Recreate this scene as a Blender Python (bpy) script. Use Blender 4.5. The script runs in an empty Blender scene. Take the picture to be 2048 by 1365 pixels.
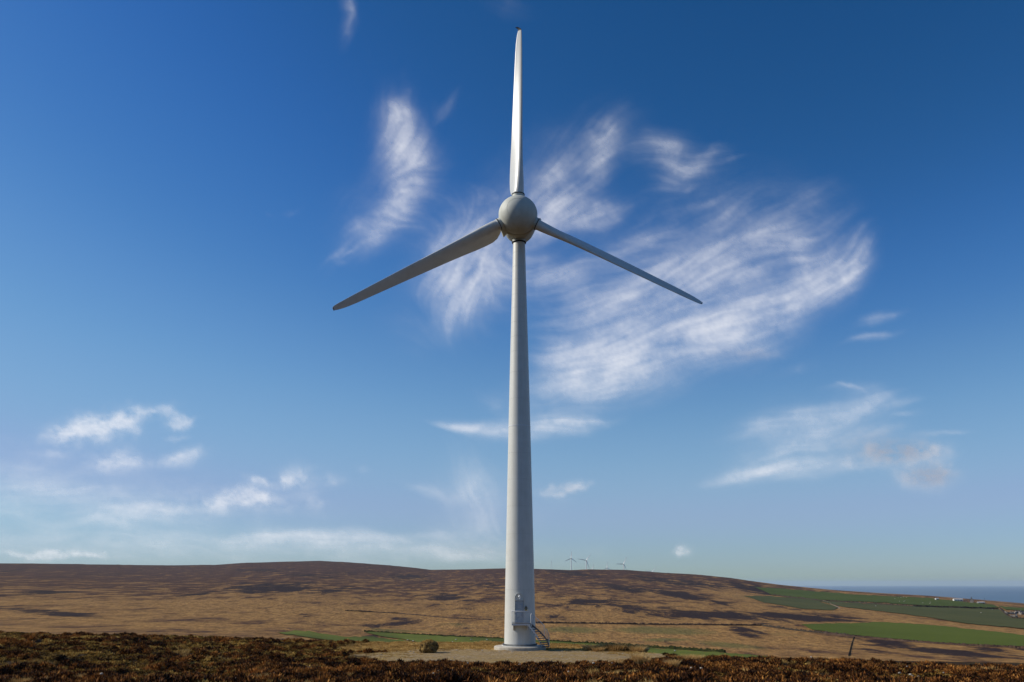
import bpy, bmesh, math, random
import numpy as np
from mathutils import Vector, Matrix
from mathutils.geometry import delaunay_2d_cdt
random.seed(7); rng = np.random.default_rng(7)
R = math.radians
S = bpy.context.scene
COL = S.collection

# ------------------------------------------------------------ camera, sky, sun, exposure
F_PX, W_PX, H_PX = 1750.0, 2048.0, 1365.0
PITCH = R(15.5055)
CAM = Vector((-0.775, -90.1, 5.94))
cd = bpy.data.cameras.new('camera'); cam = bpy.data.objects.new('camera', cd); COL.objects.link(cam)
cam.location = CAM; cam.rotation_euler = (R(90)+PITCH, 0, 0)
cd.sensor_width = 36; cd.lens = F_PX/W_PX*36; cd.clip_start = .5; cd.clip_end = 400000
S.camera = cam
SUN_EL, SUN_BACK = R(33), R(6)          # height of the sun; how far beyond the turbine's plane it stands (sun on the left)
sdir = Vector((-math.cos(SUN_EL)*math.cos(SUN_BACK), math.cos(SUN_EL)*math.sin(SUN_BACK), math.sin(SUN_EL)))
sl = bpy.data.lights.new('sun', 'SUN'); so = bpy.data.objects.new('sun', sl); COL.objects.link(so)
sl.energy = 5.0; sl.angle = R(.53); sl.color = (1, .94, .84)
so.rotation_euler = sdir.to_track_quat('Z', 'Y').to_euler(); so.location = (-50, 5, 60)
w = bpy.data.worlds.new('World'); S.world = w; w.use_nodes = True
nt = w.node_tree; nt.nodes.clear()
sky = nt.nodes.new('ShaderNodeTexSky'); sky.sky_type = 'NISHITA'; sky.sun_disc = False
sky.sun_elevation = SUN_EL; sky.sun_rotation = math.atan2(sdir.x, sdir.y)
sky.altitude = 200; sky.air_density = 1.0; sky.dust_density = .25; sky.ozone_density = 1.3
hs = nt.nodes.new('ShaderNodeHueSaturation'); hs.inputs['Saturation'].default_value = 1.2; hs.inputs['Value'].default_value = 1
bg = nt.nodes.new('ShaderNodeBackground'); bg.inputs[1].default_value = .105
wo = nt.nodes.new('ShaderNodeOutputWorld')
def vscale(sock, k):
    n = nt.nodes.new('ShaderNodeVectorMath'); n.operation = 'SCALE'; n.inputs['Scale'].default_value = k
    nt.links.new(sock, n.inputs[0]); return n.outputs[0]
crv = nt.nodes.new('ShaderNodeRGBCurve')      # deep, polarised blue of a clear northern sky: darker zenith, softer horizon
for ci, pts in ((0, [(0, 0), (.065, .014), (.11, .046), (.17, .118), (.25, .195), (.40, .27), (.60, .30), (.80, .37), (1, .42)]),
                (1, [(0, 0), (.15, .086), (.235, .175), (.33, .290), (.40, .355), (.50, .405), (.62, .42), (.82, .51), (1, .55)]),
                (2, [(0, 0), (.30, .25), (.42, .435), (.50, .52), (.59, .60), (.72, .66), (1, .70)])):
    cu = crv.mapping.curves[ci]; cu.points[0].location = pts[0]; cu.points[1].location = pts[-1]
    for p_ in pts[1:-1]: cu.points.new(*p_)
crv.mapping.update()
nt.links.new(sky.outputs[0], hs.inputs['Color']); nt.links.new(vscale(hs.outputs[0], .105), crv.inputs['Color']); nt.links.new(vscale(crv.outputs[0], 1/.105), bg.inputs[0]); nt.links.new(bg.outputs[0], wo.inputs[0])
S.view_settings.view_transform = 'Standard'; S.view_settings.look = 'None'
S.view_settings.exposure = 0; S.view_settings.gamma = 1; S.view_settings.use_curve_mapping = False
S.render.engine = 'CYCLES'
S.cycles.max_bounces = 6; S.cycles.transparent_max_bounces = 12; S.cycles.volume_bounces = 0
S.cycles.use_denoising = True

# ------------------------------------------------------------ sight-line helpers (2048x1365 photo measurements -> directions in the world)
CP, SP = math.cos(PITCH), math.sin(PITCH)
def dir_np(u, v):
    x = (np.asarray(u, float)-1024)/F_PX; y = (682.5-np.asarray(v, float))/F_PX
    return x, CP-y*SP, SP+y*CP
def az_el(u, v):
    x, y, z = dir_np(u, v); return np.arctan2(x, y), np.arctan2(z, np.hypot(x, y))
def at(u, v, Y):
    """point on the sight line of (u, v) in the vertical plane world y = Y"""
    x, y, z = dir_np(u, v); k = (Y-CAM.y)/float(y)
    return Vector((CAM.x+float(x)*k, Y, CAM.z+float(z)*k))
def uv_of(x, y, z):
    x = x-CAM.x; y = y-CAM.y; z = z-CAM.z
    zc = y*CP+z*SP; yc = z*CP-y*SP
    return 1024+F_PX*x/zc, 682.5-F_PX*yc/zc

# ------------------------------------------------------------ numpy noise
_P = {}
def vnoise(x, y, seed=0):
    if seed not in _P: _P[seed] = np.random.default_rng(seed+100).random((256, 256))
    T = _P[seed]
    xi = np.floor(x).astype(int); yi = np.floor(y).astype(int); fx = x-xi; fy = y-yi
    fx = fx*fx*fx*(fx*(fx*6-15)+10); fy = fy*fy*fy*(fy*(fy*6-15)+10)
    a = T[yi & 255, xi & 255]; b = T[yi & 255, (xi+1) & 255]; c = T[(yi+1) & 255, xi & 255]; d = T[(yi+1) & 255, (xi+1) & 255]
    return (a*(1-fx)+b*fx)*(1-fy)+(c*(1-fx)+d*fx)*fy
def fbm(x, y, o=4, seed=0, g=.5):
    s = 0; a = 1; t = 0
    for i in range(o):
        s = s+a*vnoise(x*2**i+17.3*i, y*2**i+9.1*i, seed+i); t += a; a *= g
    return s/t
def sst(a, b, x):
    t = np.clip((x-a)/(b-a), 0, 1); return t*t*(3-2*t)

# ------------------------------------------------------------ materials
def mat(name, col=(.5, .5, .5), rough=.6, metal=0, spec=.4):
    m = bpy.data.materials.new(name); m.use_nodes = True
    b = m.node_tree.nodes['Principled BSDF']
    b.inputs['Base Color'].default_value = (*col, 1); b.inputs['Roughness'].default_value = rough
    b.inputs['Metallic'].default_value = metal; b.inputs['Specular IOR Level'].default_value = spec
    return m, m.node_tree, b
def N(t, typ, **kw):
    n = t.nodes.new(typ)
    for k, v in kw.items():
        if k in n.inputs: n.inputs[k].default_value = v
        else: setattr(n, k, v)
    return n
def ramp(t, fac, stops, interp='LINEAR'):
    n = t.nodes.new('ShaderNodeValToRGB'); n.color_ramp.interpolation = interp
    e = n.color_ramp.elements
    while len(e) < len(stops): e.new(.5)
    for i, (p, c) in enumerate(stops):
        e[i].position = p; e[i].color = (*c, 1) if len(c) == 3 else c
    t.links.new(fac, n.inputs[0]); return n.outputs[0]
def mixc(t, fac, a, b, blend='MIX'):
    n = t.nodes.new('ShaderNodeMix'); n.data_type = 'RGBA'; n.blend_type = blend
    for sock, v in ((n.inputs[0], fac), (n.inputs[6], a), (n.inputs[7], b)):
        if isinstance(v, bpy.types.NodeSocket): t.links.new(v, sock)
        elif isinstance(v, (int, float)): sock.default_value = v
        else: sock.default_value = (*v, 1)
    return n.outputs[2]
def math_(t, op, a, b=0., c=None, clamp=False):
    n = t.nodes.new('ShaderNodeMath'); n.operation = op; n.use_clamp = clamp
    for i, v in enumerate((a, b) if c is None else (a, b, c)):
        if isinstance(v, bpy.types.NodeSocket): t.links.new(v, n.inputs[i])
        else: n.inputs[i].default_value = v
    return n.outputs[0]
def noise(t, vec, scale, detail=6, rough=.6, dist=0):
    n = N(t, 'ShaderNodeTexNoise', Scale=scale, Detail=detail, Roughness=rough, Distortion=dist)
    t.links.new(vec, n.inputs['Vector']); return n.outputs['Fac']
def mapping(t, vec, scale=(1, 1, 1), rot=(0, 0, 0)):
    n = t.nodes.new('ShaderNodeMapping'); n.inputs['Scale'].default_value = scale; n.inputs['Rotation'].default_value = rot
    t.links.new(vec, n.inputs['Vector']); return n.outputs[0]
def objco(t): return t.nodes.new('ShaderNodeTexCoord').outputs['Object']
def geopos(t): return t.nodes.new('ShaderNodeNewGeometry').outputs['Position']
def attr(t, name):
    n = t.nodes.new('ShaderNodeAttribute'); n.attribute_name = name; return n.outputs['Fac'], n.outputs['Color']
def bump(t, b, h, dist, strength=1):
    n = N(t, 'ShaderNodeBump', Strength=strength, Distance=dist); t.links.new(h, n.inputs['Height']); t.links.new(n.outputs[0], b.inputs['Normal'])

def coated(name, col, rough, grime, streak=6.0, spec=.5):
    m, t, b = mat(name, col, rough, 0, spec)
    c = objco(t)
    n1 = noise(t, mapping(t, c, (streak, streak, .25)), 1.0, 5, .65)
    n2 = noise(t, c, 1.3, 5, .6)
    f = ramp(t, n1, [(.45, (0, 0, 0)), (.75, (1, 1, 1))])
    f2 = ramp(t, n2, [(.4, (0, 0, 0)), (.7, (1, 1, 1))])
    mm = math_(t, 'MULTIPLY', math_(t, 'ADD', math_(t, 'MULTIPLY', f, .6), math_(t, 'MULTIPLY', f2, .5)), .55, clamp=True)
    t.links.new(mixc(t, mm, col, grime), b.inputs['Base Color'])
    t.links.new(math_(t, 'MULTIPLY_ADD', n2, .2, rough-.08), b.inputs['Roughness'])
    bump(t, b, noise(t, c, 9, 3), .004, .4)
    return m
M = {}
M['tower'] = coated('tower_paint', (.56, .56, .52), .42, (.43, .42, .36))
M['blade'] = coated('blade_gelcoat', (.58, .58, .55), .34, (.44, .43, .38), 1.2)
M['nacelle'] = coated('nacelle_gelcoat', (.48, .49, .435), .6, (.33, .325, .27), 2.0)
M['galv'] = coated('galvanised_steel', (.60, .61, .62), .4, (.46, .46, .46), 9)
M['dark_steel'] = coated('weathered_steel', (.12, .12, .125), .6, (.07, .06, .055), 9)
M['seam'] = mat('weld_seam_paint', (.43, .43, .39), .6)[0]
M['seal'] = mat('black_rubber_seal', (.012, .012, .012), .7)[0]
M['door'] = coated('door_paint', (.34, .38, .41), .45, (.26, .28, .29), 5)
M['lamp'] = mat('lamp_white_plastic', (.8, .8, .78), .35)[0]
M['yellow'] = mat('sign_yellow', (.65, .42, .02), .5)[0]
M['black'] = mat('sign_black', (.01, .01, .01), .5)[0]
m, t, b = mat('concrete', (.42, .38, .31), .85); c = objco(t)
t.links.new(mixc(t, ramp(t, noise(t, c, 2.5, 8, .7), [(.3, (0, 0, 0)), (.7, (1, 1, 1))]), (.30, .26, .20), (.50, .46, .38)), b.inputs['Base Color'])
bump(t, b, noise(t, c, 14, 6), .02); M['concrete'] = m

# ------------------------------------------------------------ mesh helpers
def link(name, me, m=None, parent=None, smooth=False):
    if m and not me.materials: me.materials.append(m)
    if smooth:
        me.polygons.foreach_set('use_smooth', [True]*len(me.polygons))
    o = bpy.data.objects.new(name, me); COL.objects.link(o)
    if parent: o.parent = parent
    return o
def tag(o, label=None, cat=None, group=None, kind=None):
    if label: o['label'] = label
    if cat: o['category'] = cat
    if group: o['group'] = group
    if kind: o['kind'] = kind
    return o
def empty(name, loc=(0, 0, 0), parent=None):
    o = bpy.data.objects.new(name, None); o.empty_display_size = .3; COL.objects.link(o); o.location = loc
    if parent: o.parent = parent
    return o
def me_from(name, verts, faces):
    me = bpy.data.meshes.new(name); me.from_pydata([tuple(v) for v in verts], [], faces); me.update(); return me
def bm_me(bm, name, smooth_angle=None):
    me = bpy.data.meshes.new(name); bm.normal_update(); bm.to_mesh(me); bm.free()
    return me
def box(bm, c, s, mtx=None):
    r = bmesh.ops.create_cube(bm, size=1)
    mt = Matrix.Translation(c) @ (mtx or Matrix()) @ Matrix.Diagonal((*s, 1))
    bmesh.ops.transform(bm, matrix=mt, verts=r['verts']); return r['verts']
def tube(bm, pts, rad, seg=8, closed=False):
    """round bar through points; rad number or list"""
    pts = [Vector(p) for p in pts]; n = len(pts); rings = []
    ref = None
    for i, p in enumerate(pts):
        d = ((pts[(i+1) % n] if closed or i < n-1 else p)-(pts[i-1] if closed or i > 0 else p)).normalized()
        if ref is None: ref = Vector((0, 0, 1)) if abs(d.z) < .9 else Vector((1, 0, 0))
        a = d.cross(ref).normalized(); bb = d.cross(a).normalized(); ref = a.cross(d).normalized() if False else ref
        rr = rad[i] if isinstance(rad, (list, tuple)) else rad
        rings.append([bm.verts.new(p+(a*math.cos(2*math.pi*k/seg)+bb*math.sin(2*math.pi*k/seg))*rr) for k in range(seg)])
    for i in range(n if closed else n-1):
        A, B = rings[i], rings[(i+1) % n]
        for k in range(seg):
            try: bm.faces.new((A[k], A[(k+1) % seg], B[(k+1) % seg], B[k]))
            except ValueError: pass
    if not closed:
        bm.faces.new(rings[0][::-1]); bm.faces.new(rings[-1])
def lathe(bm, prof, seg=64, cap=True, org=(0, 0, 0)):
    rings = []
    for r_, z in prof:
        rings.append([bm.verts.new((org[0]+r_*math.cos(2*math.pi*k/seg), org[1]+r_*math.sin(2*math.pi*k/seg), org[2]+z)) for k in range(seg)])
    for A, B in zip(rings, rings[1:]):
        for k in range(seg): bm.faces.new((A[k], A[(k+1) % seg], B[(k+1) % seg], B[k]))
    if cap:
        bm.faces.new(rings[0][::-1]); bm.faces.new(rings[-1])
def auto_smooth(o, ang=35):
    me = o.data
    me.polygons.foreach_set('use_smooth', [True]*len(me.polygons))
    try: me.set_sharp_from_angle(angle=R(ang))
    except Exception: pass
    return o
def tube_part(name, pts, rad, m, parent, seg=8, closed=False):
    bm = bmesh.new(); tube(bm, pts, rad, seg, closed); bmesh.ops.recalc_face_normals(bm, faces=bm.faces)
    return auto_smooth(link(name, bm_me(bm, name), m, parent), 50)
def box_part(name, c, s, m, parent, mtx=None, bevel=0):
    bm = bmesh.new(); box(bm, c, s, mtx)
    if bevel: bmesh.ops.bevel(bm, geom=bm.edges[:], offset=bevel, segments=1, affect='EDGES')
    return link(name, bm_me(bm, name), m, parent)

# ============================================================ TERRAIN
EL0 = -5.0
def keys(pts, default_v=None):
    """(u, v) pairs -> function azimuth -> elevation angle"""
    a, e = az_el([p[0] for p in pts], [p[1] for p in pts]); return lambda az: np.interp(az, a, e)
SKYL = [(-600, 1120), (-200, 1124), (0, 1127), (120, 1128), (330, 1131), (430, 1130), (490, 1126), (560, 1124), (640, 1122), (700, 1125), (780, 1131),
        (830, 1136), (862, 1140), (940, 1139), (1010, 1137), (1070, 1138), (1140, 1140.5), (1180, 1139), (1250, 1140), (1330, 1146), (1390, 1149), (1460, 1156),
        (1500, 1162), (1560, 1170), (1660, 1180), (1760, 1187), (1850, 1192), (1900, 1196), (1960, 1201), (2048, 1209), (2200, 1222), (2700, 1262)]
sky_el = keys(SKYL)
_ra = az_el([-600, 0, 640, 850, 880, 1140, 1330, 1500, 1700, 2048, 2700], [1150]*11)[0]
_R1 = lambda az: np.interp(az, _ra, [2900, 2900, 3150, 2900, 2500, 2400, 2300, 2000, 1750, 1450, 1200])
R1 = lambda az: (_R1(az-R(3))+_R1(az-R(1.5))*2+_R1(az)*2+_R1(az+R(1.5))*2+_R1(az+R(3)))/8
BOT = [(-600, 1262), (0, 1268), (300, 1276), (560, 1290), (740, 1306), (1000, 1312), (1300, 1318), (1500, 1320), (2048, 1326), (2700, 1336)]
bot_el = keys(BOT)
R0 = 330.
_near_r = np.array([0, 3, 25, 40, 50, 60, 68, 73, 85, 100, 115, 130, 170, 230, 330.])
_left = np.array([4.3, 4.3, 3.1, 1.85, 1.15, .75, .60, .62, .88, 1.12, .45, -2.5, -8, -14, -20.])
_midl = np.array([4.3, 4.3, 3.1, 1.75, .85, .30, -.02, -.20, -.22, -.40, -1.2, -3.9, -10, -18, -22.])
_rght = np.array([4.3, 4.3, 3.1, 1.75, .85, .36, .08, -.08, -.8, -2.2, -4.2, -6.0, -11, -20, -24.])
def near_z(az, r):
    wl = sst(az_el(800, 1300)[0], az_el(-150, 1260)[0], az)*1.0
    wr = sst(az_el(1050, 1300)[0], az_el(1260, 1300)[0], az)
    a, b_, c_ = (np.interp(r, _near_r, q) for q in (_left, _midl, _rght))
    return b_+(a-b_)*wl+(c_-b_)*wr
def terrain(az, r):
    """height of the land at azimuth az (from the camera, clockwise from north) and distance r"""
    az = np.asarray(az, float); r = np.asarray(r, float)
    x = CAM.x+r*np.sin(az); y = CAM.y+r*np.cos(az)
    # far slope: elevation angle runs from the valley floor line to the skyline
    e0 = bot_el(az); e1 = sky_el(az); r1 = R1(az)
    s = np.clip(np.log(np.maximum(r, R0)/R0)/np.log(r1/R0), 0, 1.0)
    ss = s+.10*np.sin(np.pi*s)**2
    e1s = (sky_el(az-R(2))+sky_el(az-R(1))*2+sky_el(az)*2+sky_el(az+R(1))*2+sky_el(az+R(2)))/8
    e = e0+(e1s-e0)*ss+(e1-e1s)*sst(.72, 1, s)
    e = e+.0010*np.sin(np.pi*s)*(fbm(x/260, y/420, 4, 3)-.5)*2+.00035*np.sin(np.pi*s)*(fbm(x/60, y/110, 3, 7)-.5)*2
    e = e+.00022*sst(.75, 1, s)*(fbm(az*160, az*0+3, 4, 11)-.5)*2
    zf = CAM.z+np.tan(e)*np.minimum(r, r1)
    # behind the skyline the land rolls away; on the right it drops to the sea
    over = np.maximum(r-r1, 0)
    zt = CAM.z+np.tan(e1)*r1
    zf = np.where(over > 0, zt+over*np.tan(e1)*.0-.035*over*np.minimum(over/500, 1), zf)
    zf = np.maximum(zf, -124)
    zn = near_z(az, r)
    hum = .75*(fbm(x/2.6, y/2.6, 3, 21)-.5)+.5*(fbm(x/13, y/13, 2, 25)-.5)-.08
    px = (x+1.5)/15.5; py = (y+4)/16.5
    flat = 1-sst(.8, 1.15, np.hypot(px, py))
    zn = zn*(1-flat)+(-.22)*flat+hum*(1-flat)
    k = sst(R0*.55, R0, r)
    zfar0 = CAM.z+np.tan(e0)*R0
    zn = zn*(1-k)+zfar0*k
    zn = zn-6*np.sin(np.pi*np.clip((r-130)/(R0-130), 0, 1))*sst(100, 140, r)
    return np.where(r < R0, zn, zf)
def zat(x, y):
    dx = np.asarray(x, float)-CAM.x; dy = np.asarray(y, float)-CAM.y
    return terrain(np.arctan2(dx, dy), np.hypot(dx, dy))
def hit(u, v, rmin=10., rmax=6000.):
    """first point of the land on the sight line of (u, v)"""
    az, el = az_el(u, v); az = float(az); el = float(el)
    rs = np.geomspace(rmin, rmax, 5000); z = terrain(np.full_like(rs, az), rs)
    d = CAM.z+np.tan(el)*rs-z; i = int(np.argmax(d < 0))
    if d[i] >= 0: i = len(rs)-1
    r_ = rs[i]
    return Vector((CAM.x+r_*math.sin(az), CAM.y+r_*math.cos(az), float(z[i])))

BLOBS = [  # dark heather patches as measured: u, v, half width, half height, slope, strength
 (547,1177,105,12,-.02,1),(393,1189,50,3,-.1,.8),(120,1227,85,7,.08,1),(60,1220,60,4,.05,.6),(85,1185,65,5,-.05,.8),(530,1141,80,4,0,.7),(20,1143,45,3,-.1,.8),(200,1150,90,3,-.05,.5),
 (816,1154,38,6,0,1),(857,1163,20,3,.1,1),(895,1196,65,11,.05,.7),(617,1152,55,4,.05,.8),(680,1147,45,3,0,.6),(660,1182,65,8,-.1,.8),(778,1249,60,8,-.08,.7),(720,1215,60,4,-.1,.4),(960,1170,50,7,.05,.6),(940,1215,50,6,0,.5),
 (1157,1149,40,5,.12,1),(1120,1143,50,3,0,.7),(1296,1155,34,3,.1,.9),(1370,1166,120,8,.08,.85),(1247,1178,60,6,.15,1),(1357,1190,95,7,.15,1.05),(1430,1203,45,4,.3,.9),(1504,1178,62,8,.2,1.05),(1420,1170,60,6,.1,.7),
 (1186,1205,95,10,.05,.85),(1333,1226,130,11,.08,.9),(1480,1232,130,9,.05,.95),(1260,1213,60,8,.1,.7),(1504,1262,62,5,.25,.8),(1113,1236,28,6,.1,.7),(1380,1286,50,4,.1,.5),
 (1588,1234,135,8,.06,1.1),(1485,1265,42,7,.25,.8),(1781,1287,75,7,.15,1),(1885,1304,125,8,.1,1),(2003,1304,80,6,.1,.9),(1740,1300,50,4,.1,.6),(2080,1300,60,8,.1,.9),(1560,1215,60,3,.1,.5)]
STRAW = [(1300,1268,270,16,.03,.9),(1460,1190,40,6,.2,.9),(1560,1215,60,6,.15,.9),(1720,1226,90,4,.1,1),(1860,1246,120,5,.12,1),(2000,1264,90,4,.1,1),(1600,1245,60,4,0,.8),(1800,1290,150,9,.1,.55),(1170,1230,120,8,.05,.6),
 (420,1205,180,10,0,.7),(180,1240,90,4,0,.8),(640,1225,180,10,-.05,.5),(560,1195,60,2,-.1,.9),(860,1230,40,6,-.1,.7),(980,1255,100,6,0,.5),(1300,1247,60,3,0,.8),(1560,1275,110,14,.1,.6),(760,1160,90,4,0,.4),
 (1300,1290,250,5,.05,.4),(60,1200,80,5,0,.5),(1450,1250,90,2,0,.9),(300,1250,250,6,.03,.5)]
GREEN = [(1150,1260,90,8,.02,.6),(1330,1262,130,9,.03,.7),(1450,1290,90,8,.1,.6),(1560,1268,60,6,.1,.4),(900,1250,90,8,0,.35),(1000,1235,50,8,0,.3),(1330,1280,60,4,0,.7),(1240,1295,200,6,.05,.5),(800,1262,100,4,.05,.6),(1500,1195,60,6,.1,.4)]
def blobs(u, v, L):
    m_ = np.zeros_like(u)
    for (a, b_, ru, rv, sl_, k) in L:
        du = (u-a)/ru; dv = (v-b_-(u-a)*sl_)/rv
        m_ = np.maximum(m_, k*np.exp(-(du*du+dv*dv)*.9))
    return m_
def grid_mesh(name, X, Y, Z, wrap=False):
    n, m_ = X.shape
    co = np.stack([X, Y, Z], -1).reshape(-1, 3).astype(np.float32)
    i = np.arange(n-1)[:, None]; j = np.arange(m_-1)[None, :]
    a = (i*m_+j); q = np.stack([a, a+1, a+m_+1, a+m_], -1).reshape(-1, 4)
    me = bpy.data.meshes.new(name)
    me.vertices.add(len(co)); me.vertices.foreach_set('co', co.ravel())
    me.loops.add(q.size); me.loops.foreach_set('vertex_index', q.ravel().astype(np.int32))
    me.polygons.add(len(q)); me.polygons.foreach_set('loop_start', np.arange(0, q.size, 4, dtype=np.int32)); me.polygons.foreach_set('loop_total', np.full(len(q), 4, dtype=np.int32))
    me.polygons.foreach_set('use_smooth', np.ones(len(q), dtype=bool))
    me.update(calc_edges=True); return me
def add_attr(me, name, arr):
    a = me.attributes.new(name, 'FLOAT', 'POINT'); a.data.foreach_set('value', np.ascontiguousarray(arr, dtype=np.float32).ravel())

az_f = np.arange(R(-34), R(34), R(.062))
az_all = np.concatenate([np.arange(-math.pi, R(-34), R(1.5)), az_f, np.arange(R(34), math.pi, R(1.5)), [math.pi]])
r_near = np.concatenate([[.3], np.geomspace(1.5, 30, 14)[:-1], np.linspace(30, 130, 150), np.geomspace(130, R0, 25)[1:-1], [R0*.999]])
r_far = np.concatenate([[R0*.999], np.geomspace(R0*1.001, 3250, 215), np.geomspace(3300, 9000, 14), [14000.]])
def land(name, rs, m):
    A, RR = np.meshgrid(az_all, rs)
    # rows: radius, columns: azimuth; winding chosen so normals point up
    X = CAM.x+RR*np.sin(A); Y = CAM.y+RR*np.cos(A); Z = terrain(A, RR)
    me = grid_mesh(name, X[::-1], Y[::-1], Z[::-1])
    u, v = uv_of(X, Y, Z); inf = np.cos(A) > .5
    u = np.where(inf, u, 1e4); v = np.where(inf, v, 1e4)
    dk = blobs(u, v, BLOBS); st = blobs(u, v, STRAW); gr = blobs(u, v, GREEN)
    dk = np.where(np.abs(A) > R(33), .5*fbm(X/300, Y/300, 3, 44), dk)
    hi = np.clip((1215-v)/80, 0, 1)*inf
    gold = sst(-10, 0, Y)*sst(19, 13, np.abs(X+3))*np.where(np.hypot(X, Y) < 40, 1., 0.)
    for nme, a in (('gold', gold), ('dark', dk), ('straw', st), ('green', gr), ('high', hi)): add_attr(me, nme, a[::-1])
    o = link(name, me, m); tag(o, kind='structure'); return o

# far hillside material: heather, dead grass, rough pasture by attribute + noise
m, t, b = mat('hillside_moor', rough=.95, spec=.1)
p = geopos(t)
pa = mapping(t, p, (1, .32, 1))
n_big = noise(t, pa, .007, 5, .62); n_mid = noise(t, pa, .045, 8, .72, .5); n_fine = noise(t, mapping(t, p, (1, .3, 1), (0, 0, .12)), .28, 6, .8)
dk, _ = attr(t, 'dark'); st, _ = attr(t, 'straw'); gr, _ = attr(t, 'green'); hi, _ = attr(t, 'high')
# heather amount
q = math_(t, 'ADD', math_(t, 'MULTIPLY', n_mid, 2.1), math_(t, 'MULTIPLY', n_fine, 1.0))
hfac = math_(t, 'ADD', q, math_(t, 'ADD', math_(t, 'MULTIPLY', hi, .40), math_(t, 'MULTIPLY', st, -.38)))
hfac = math_(t, 'ADD', hfac, math_(t, 'MULTIPLY', n_big, .35))
brown = ramp(t, math_(t, 'MULTIPLY', hfac, .4), [(.68, (0, 0, 0)), (.79, (1, 1, 1))])
straw_c = mixc(t, ramp(t, n_fine, [(.35, (0, 0, 0)), (.65, (1, 1, 1))]), (.12, .054, .016), (.47, .27, .088))
brown_c = mixc(t, ramp(t, n_fine, [(.35, (0, 0, 0)), (.65, (1, 1, 1))]), (.028, .013, .009), (.105, .047, .027))
base = mixc(t, brown, straw_c, brown_c)
gf = math_(t, 'ADD', math_(t, 'MULTIPLY', gr, 1.0), math_(t, 'MULTIPLY', n_mid, .9))
base = mixc(t, math_(t, 'MULTIPLY', ramp(t, gf, [(.72, (0, 0, 0)), (1.25, (1, 1, 1))]), .75), base, (.125, .115, .032))
df = math_(t, 'ADD', dk, math_(t, 'MULTIPLY', math_(t, 'SUBTRACT', q, 1.6), 1.5))
base = mixc(t, ramp(t, df, [(.30, (0, 0, 0)), (.60, (1, 1, 1))]), base, mixc(t, n_fine, (.012, .006, .006), (.045, .023, .018)))
n_grit = noise(t, mapping(t, p, (1, .3, 1), (0, 0, -.1)), .9, 5, .75)
base = mixc(t, 1.0, base, ramp(t, n_grit, [(.36, (.62, .60, .60)), (.5, (1, 1, 1)), (.64, (1.28, 1.25, 1.2))]), 'MULTIPLY')
t.links.new(base, b.inputs['Base Color'])
bump(t, b, math_(t, 'ADD', n_fine, math_(t, 'MULTIPLY', n_mid, 2.0)), 3.0, .8)
M['hill'] = m
land('hillside', r_far, M['hill'])

m, t, b = mat('moor_soil', rough=.95, spec=.1); p = geopos(t)
nf = noise(t, p, 2.2, 8, .75); nb = noise(t, p, .25, 4, .6)
base = mixc(t, ramp(t, nf, [(.35, (0, 0, 0)), (.68, (1, 1, 1))]), (.008, .004, .002), (.05, .026, .009))
base = mixc(t, ramp(t, nb, [(.5, (0, 0, 0)), (.7, (1, 1, 1))]), base, (.05, .036, .009))
go, _ = attr(t, 'gold'); base = mixc(t, go, base, mixc(t, ramp(t, nf, [(.35, (0, 0, 0)), (.65, (1, 1, 1))]), (.16, .085, .020), (.58, .36, .10)))
t.links.new(base, b.inputs['Base Color']); bump(t, b, nf, .15)
M['soil'] = m
land('moorland_ground', r_near, M['soil'])

# sea out to the horizon
m, t, b = mat('sea_water', (.012, .035, .06), .32, 0, .5); p = geopos(t)
bump(t, b, noise(t, p, .02, 6, .6), 3.0, .5); M['sea'] = m
rs = np.concatenate([[800.], np.geomspace(1500, 60000, 40)]); A, RR = np.meshgrid(np.arange(-math.pi, math.pi+.01, math.pi/90), rs)
o = link('sea', grid_mesh('sea', (RR*np.sin(A))[::-1], (RR*np.cos(A))[::-1], (A*0-120)[::-1]), M['sea']); tag(o, kind='structure')

# ---- green fields draped over the land
def grassmat(name, c1, c2, sc=.05):
    m, t, b = mat(name, rough=.95, spec=.1); p = geopos(t)
    n1 = noise(t, mapping(t, p, (1, .5, 1)), sc, 5, .6); n2 = noise(t, p, .5, 4, .7)
    f = ramp(t, math_(t, 'ADD', math_(t, 'MULTIPLY', n1, .7), math_(t, 'MULTIPLY', n2, .3)), [(.35, (0, 0, 0)), (.65, (1, 1, 1))])
    t.links.new(mixc(t, f, c1, c2), b.inputs['Base Color']); bump(t, b, n2, .5); return m
M['g_bright'] = grassmat('pasture_grass', (.058, .078, .006), (.085, .105, .010), .012)
M['g_upper'] = grassmat('upper_pasture_grass', (.045, .066, .008), (.068, .086, .012), .015)
M['g_dull'] = grassmat('rough_pasture_grass', (.048, .054, .014), (.080, .080, .024), .02)
M['g_valley'] = grassmat('valley_grass', (.050, .062, .008), (.13, .15, .018), .03)
M['peat'] = grassmat('heather_bank', (.03, .018, .015), (.09, .055, .035), .2)
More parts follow.
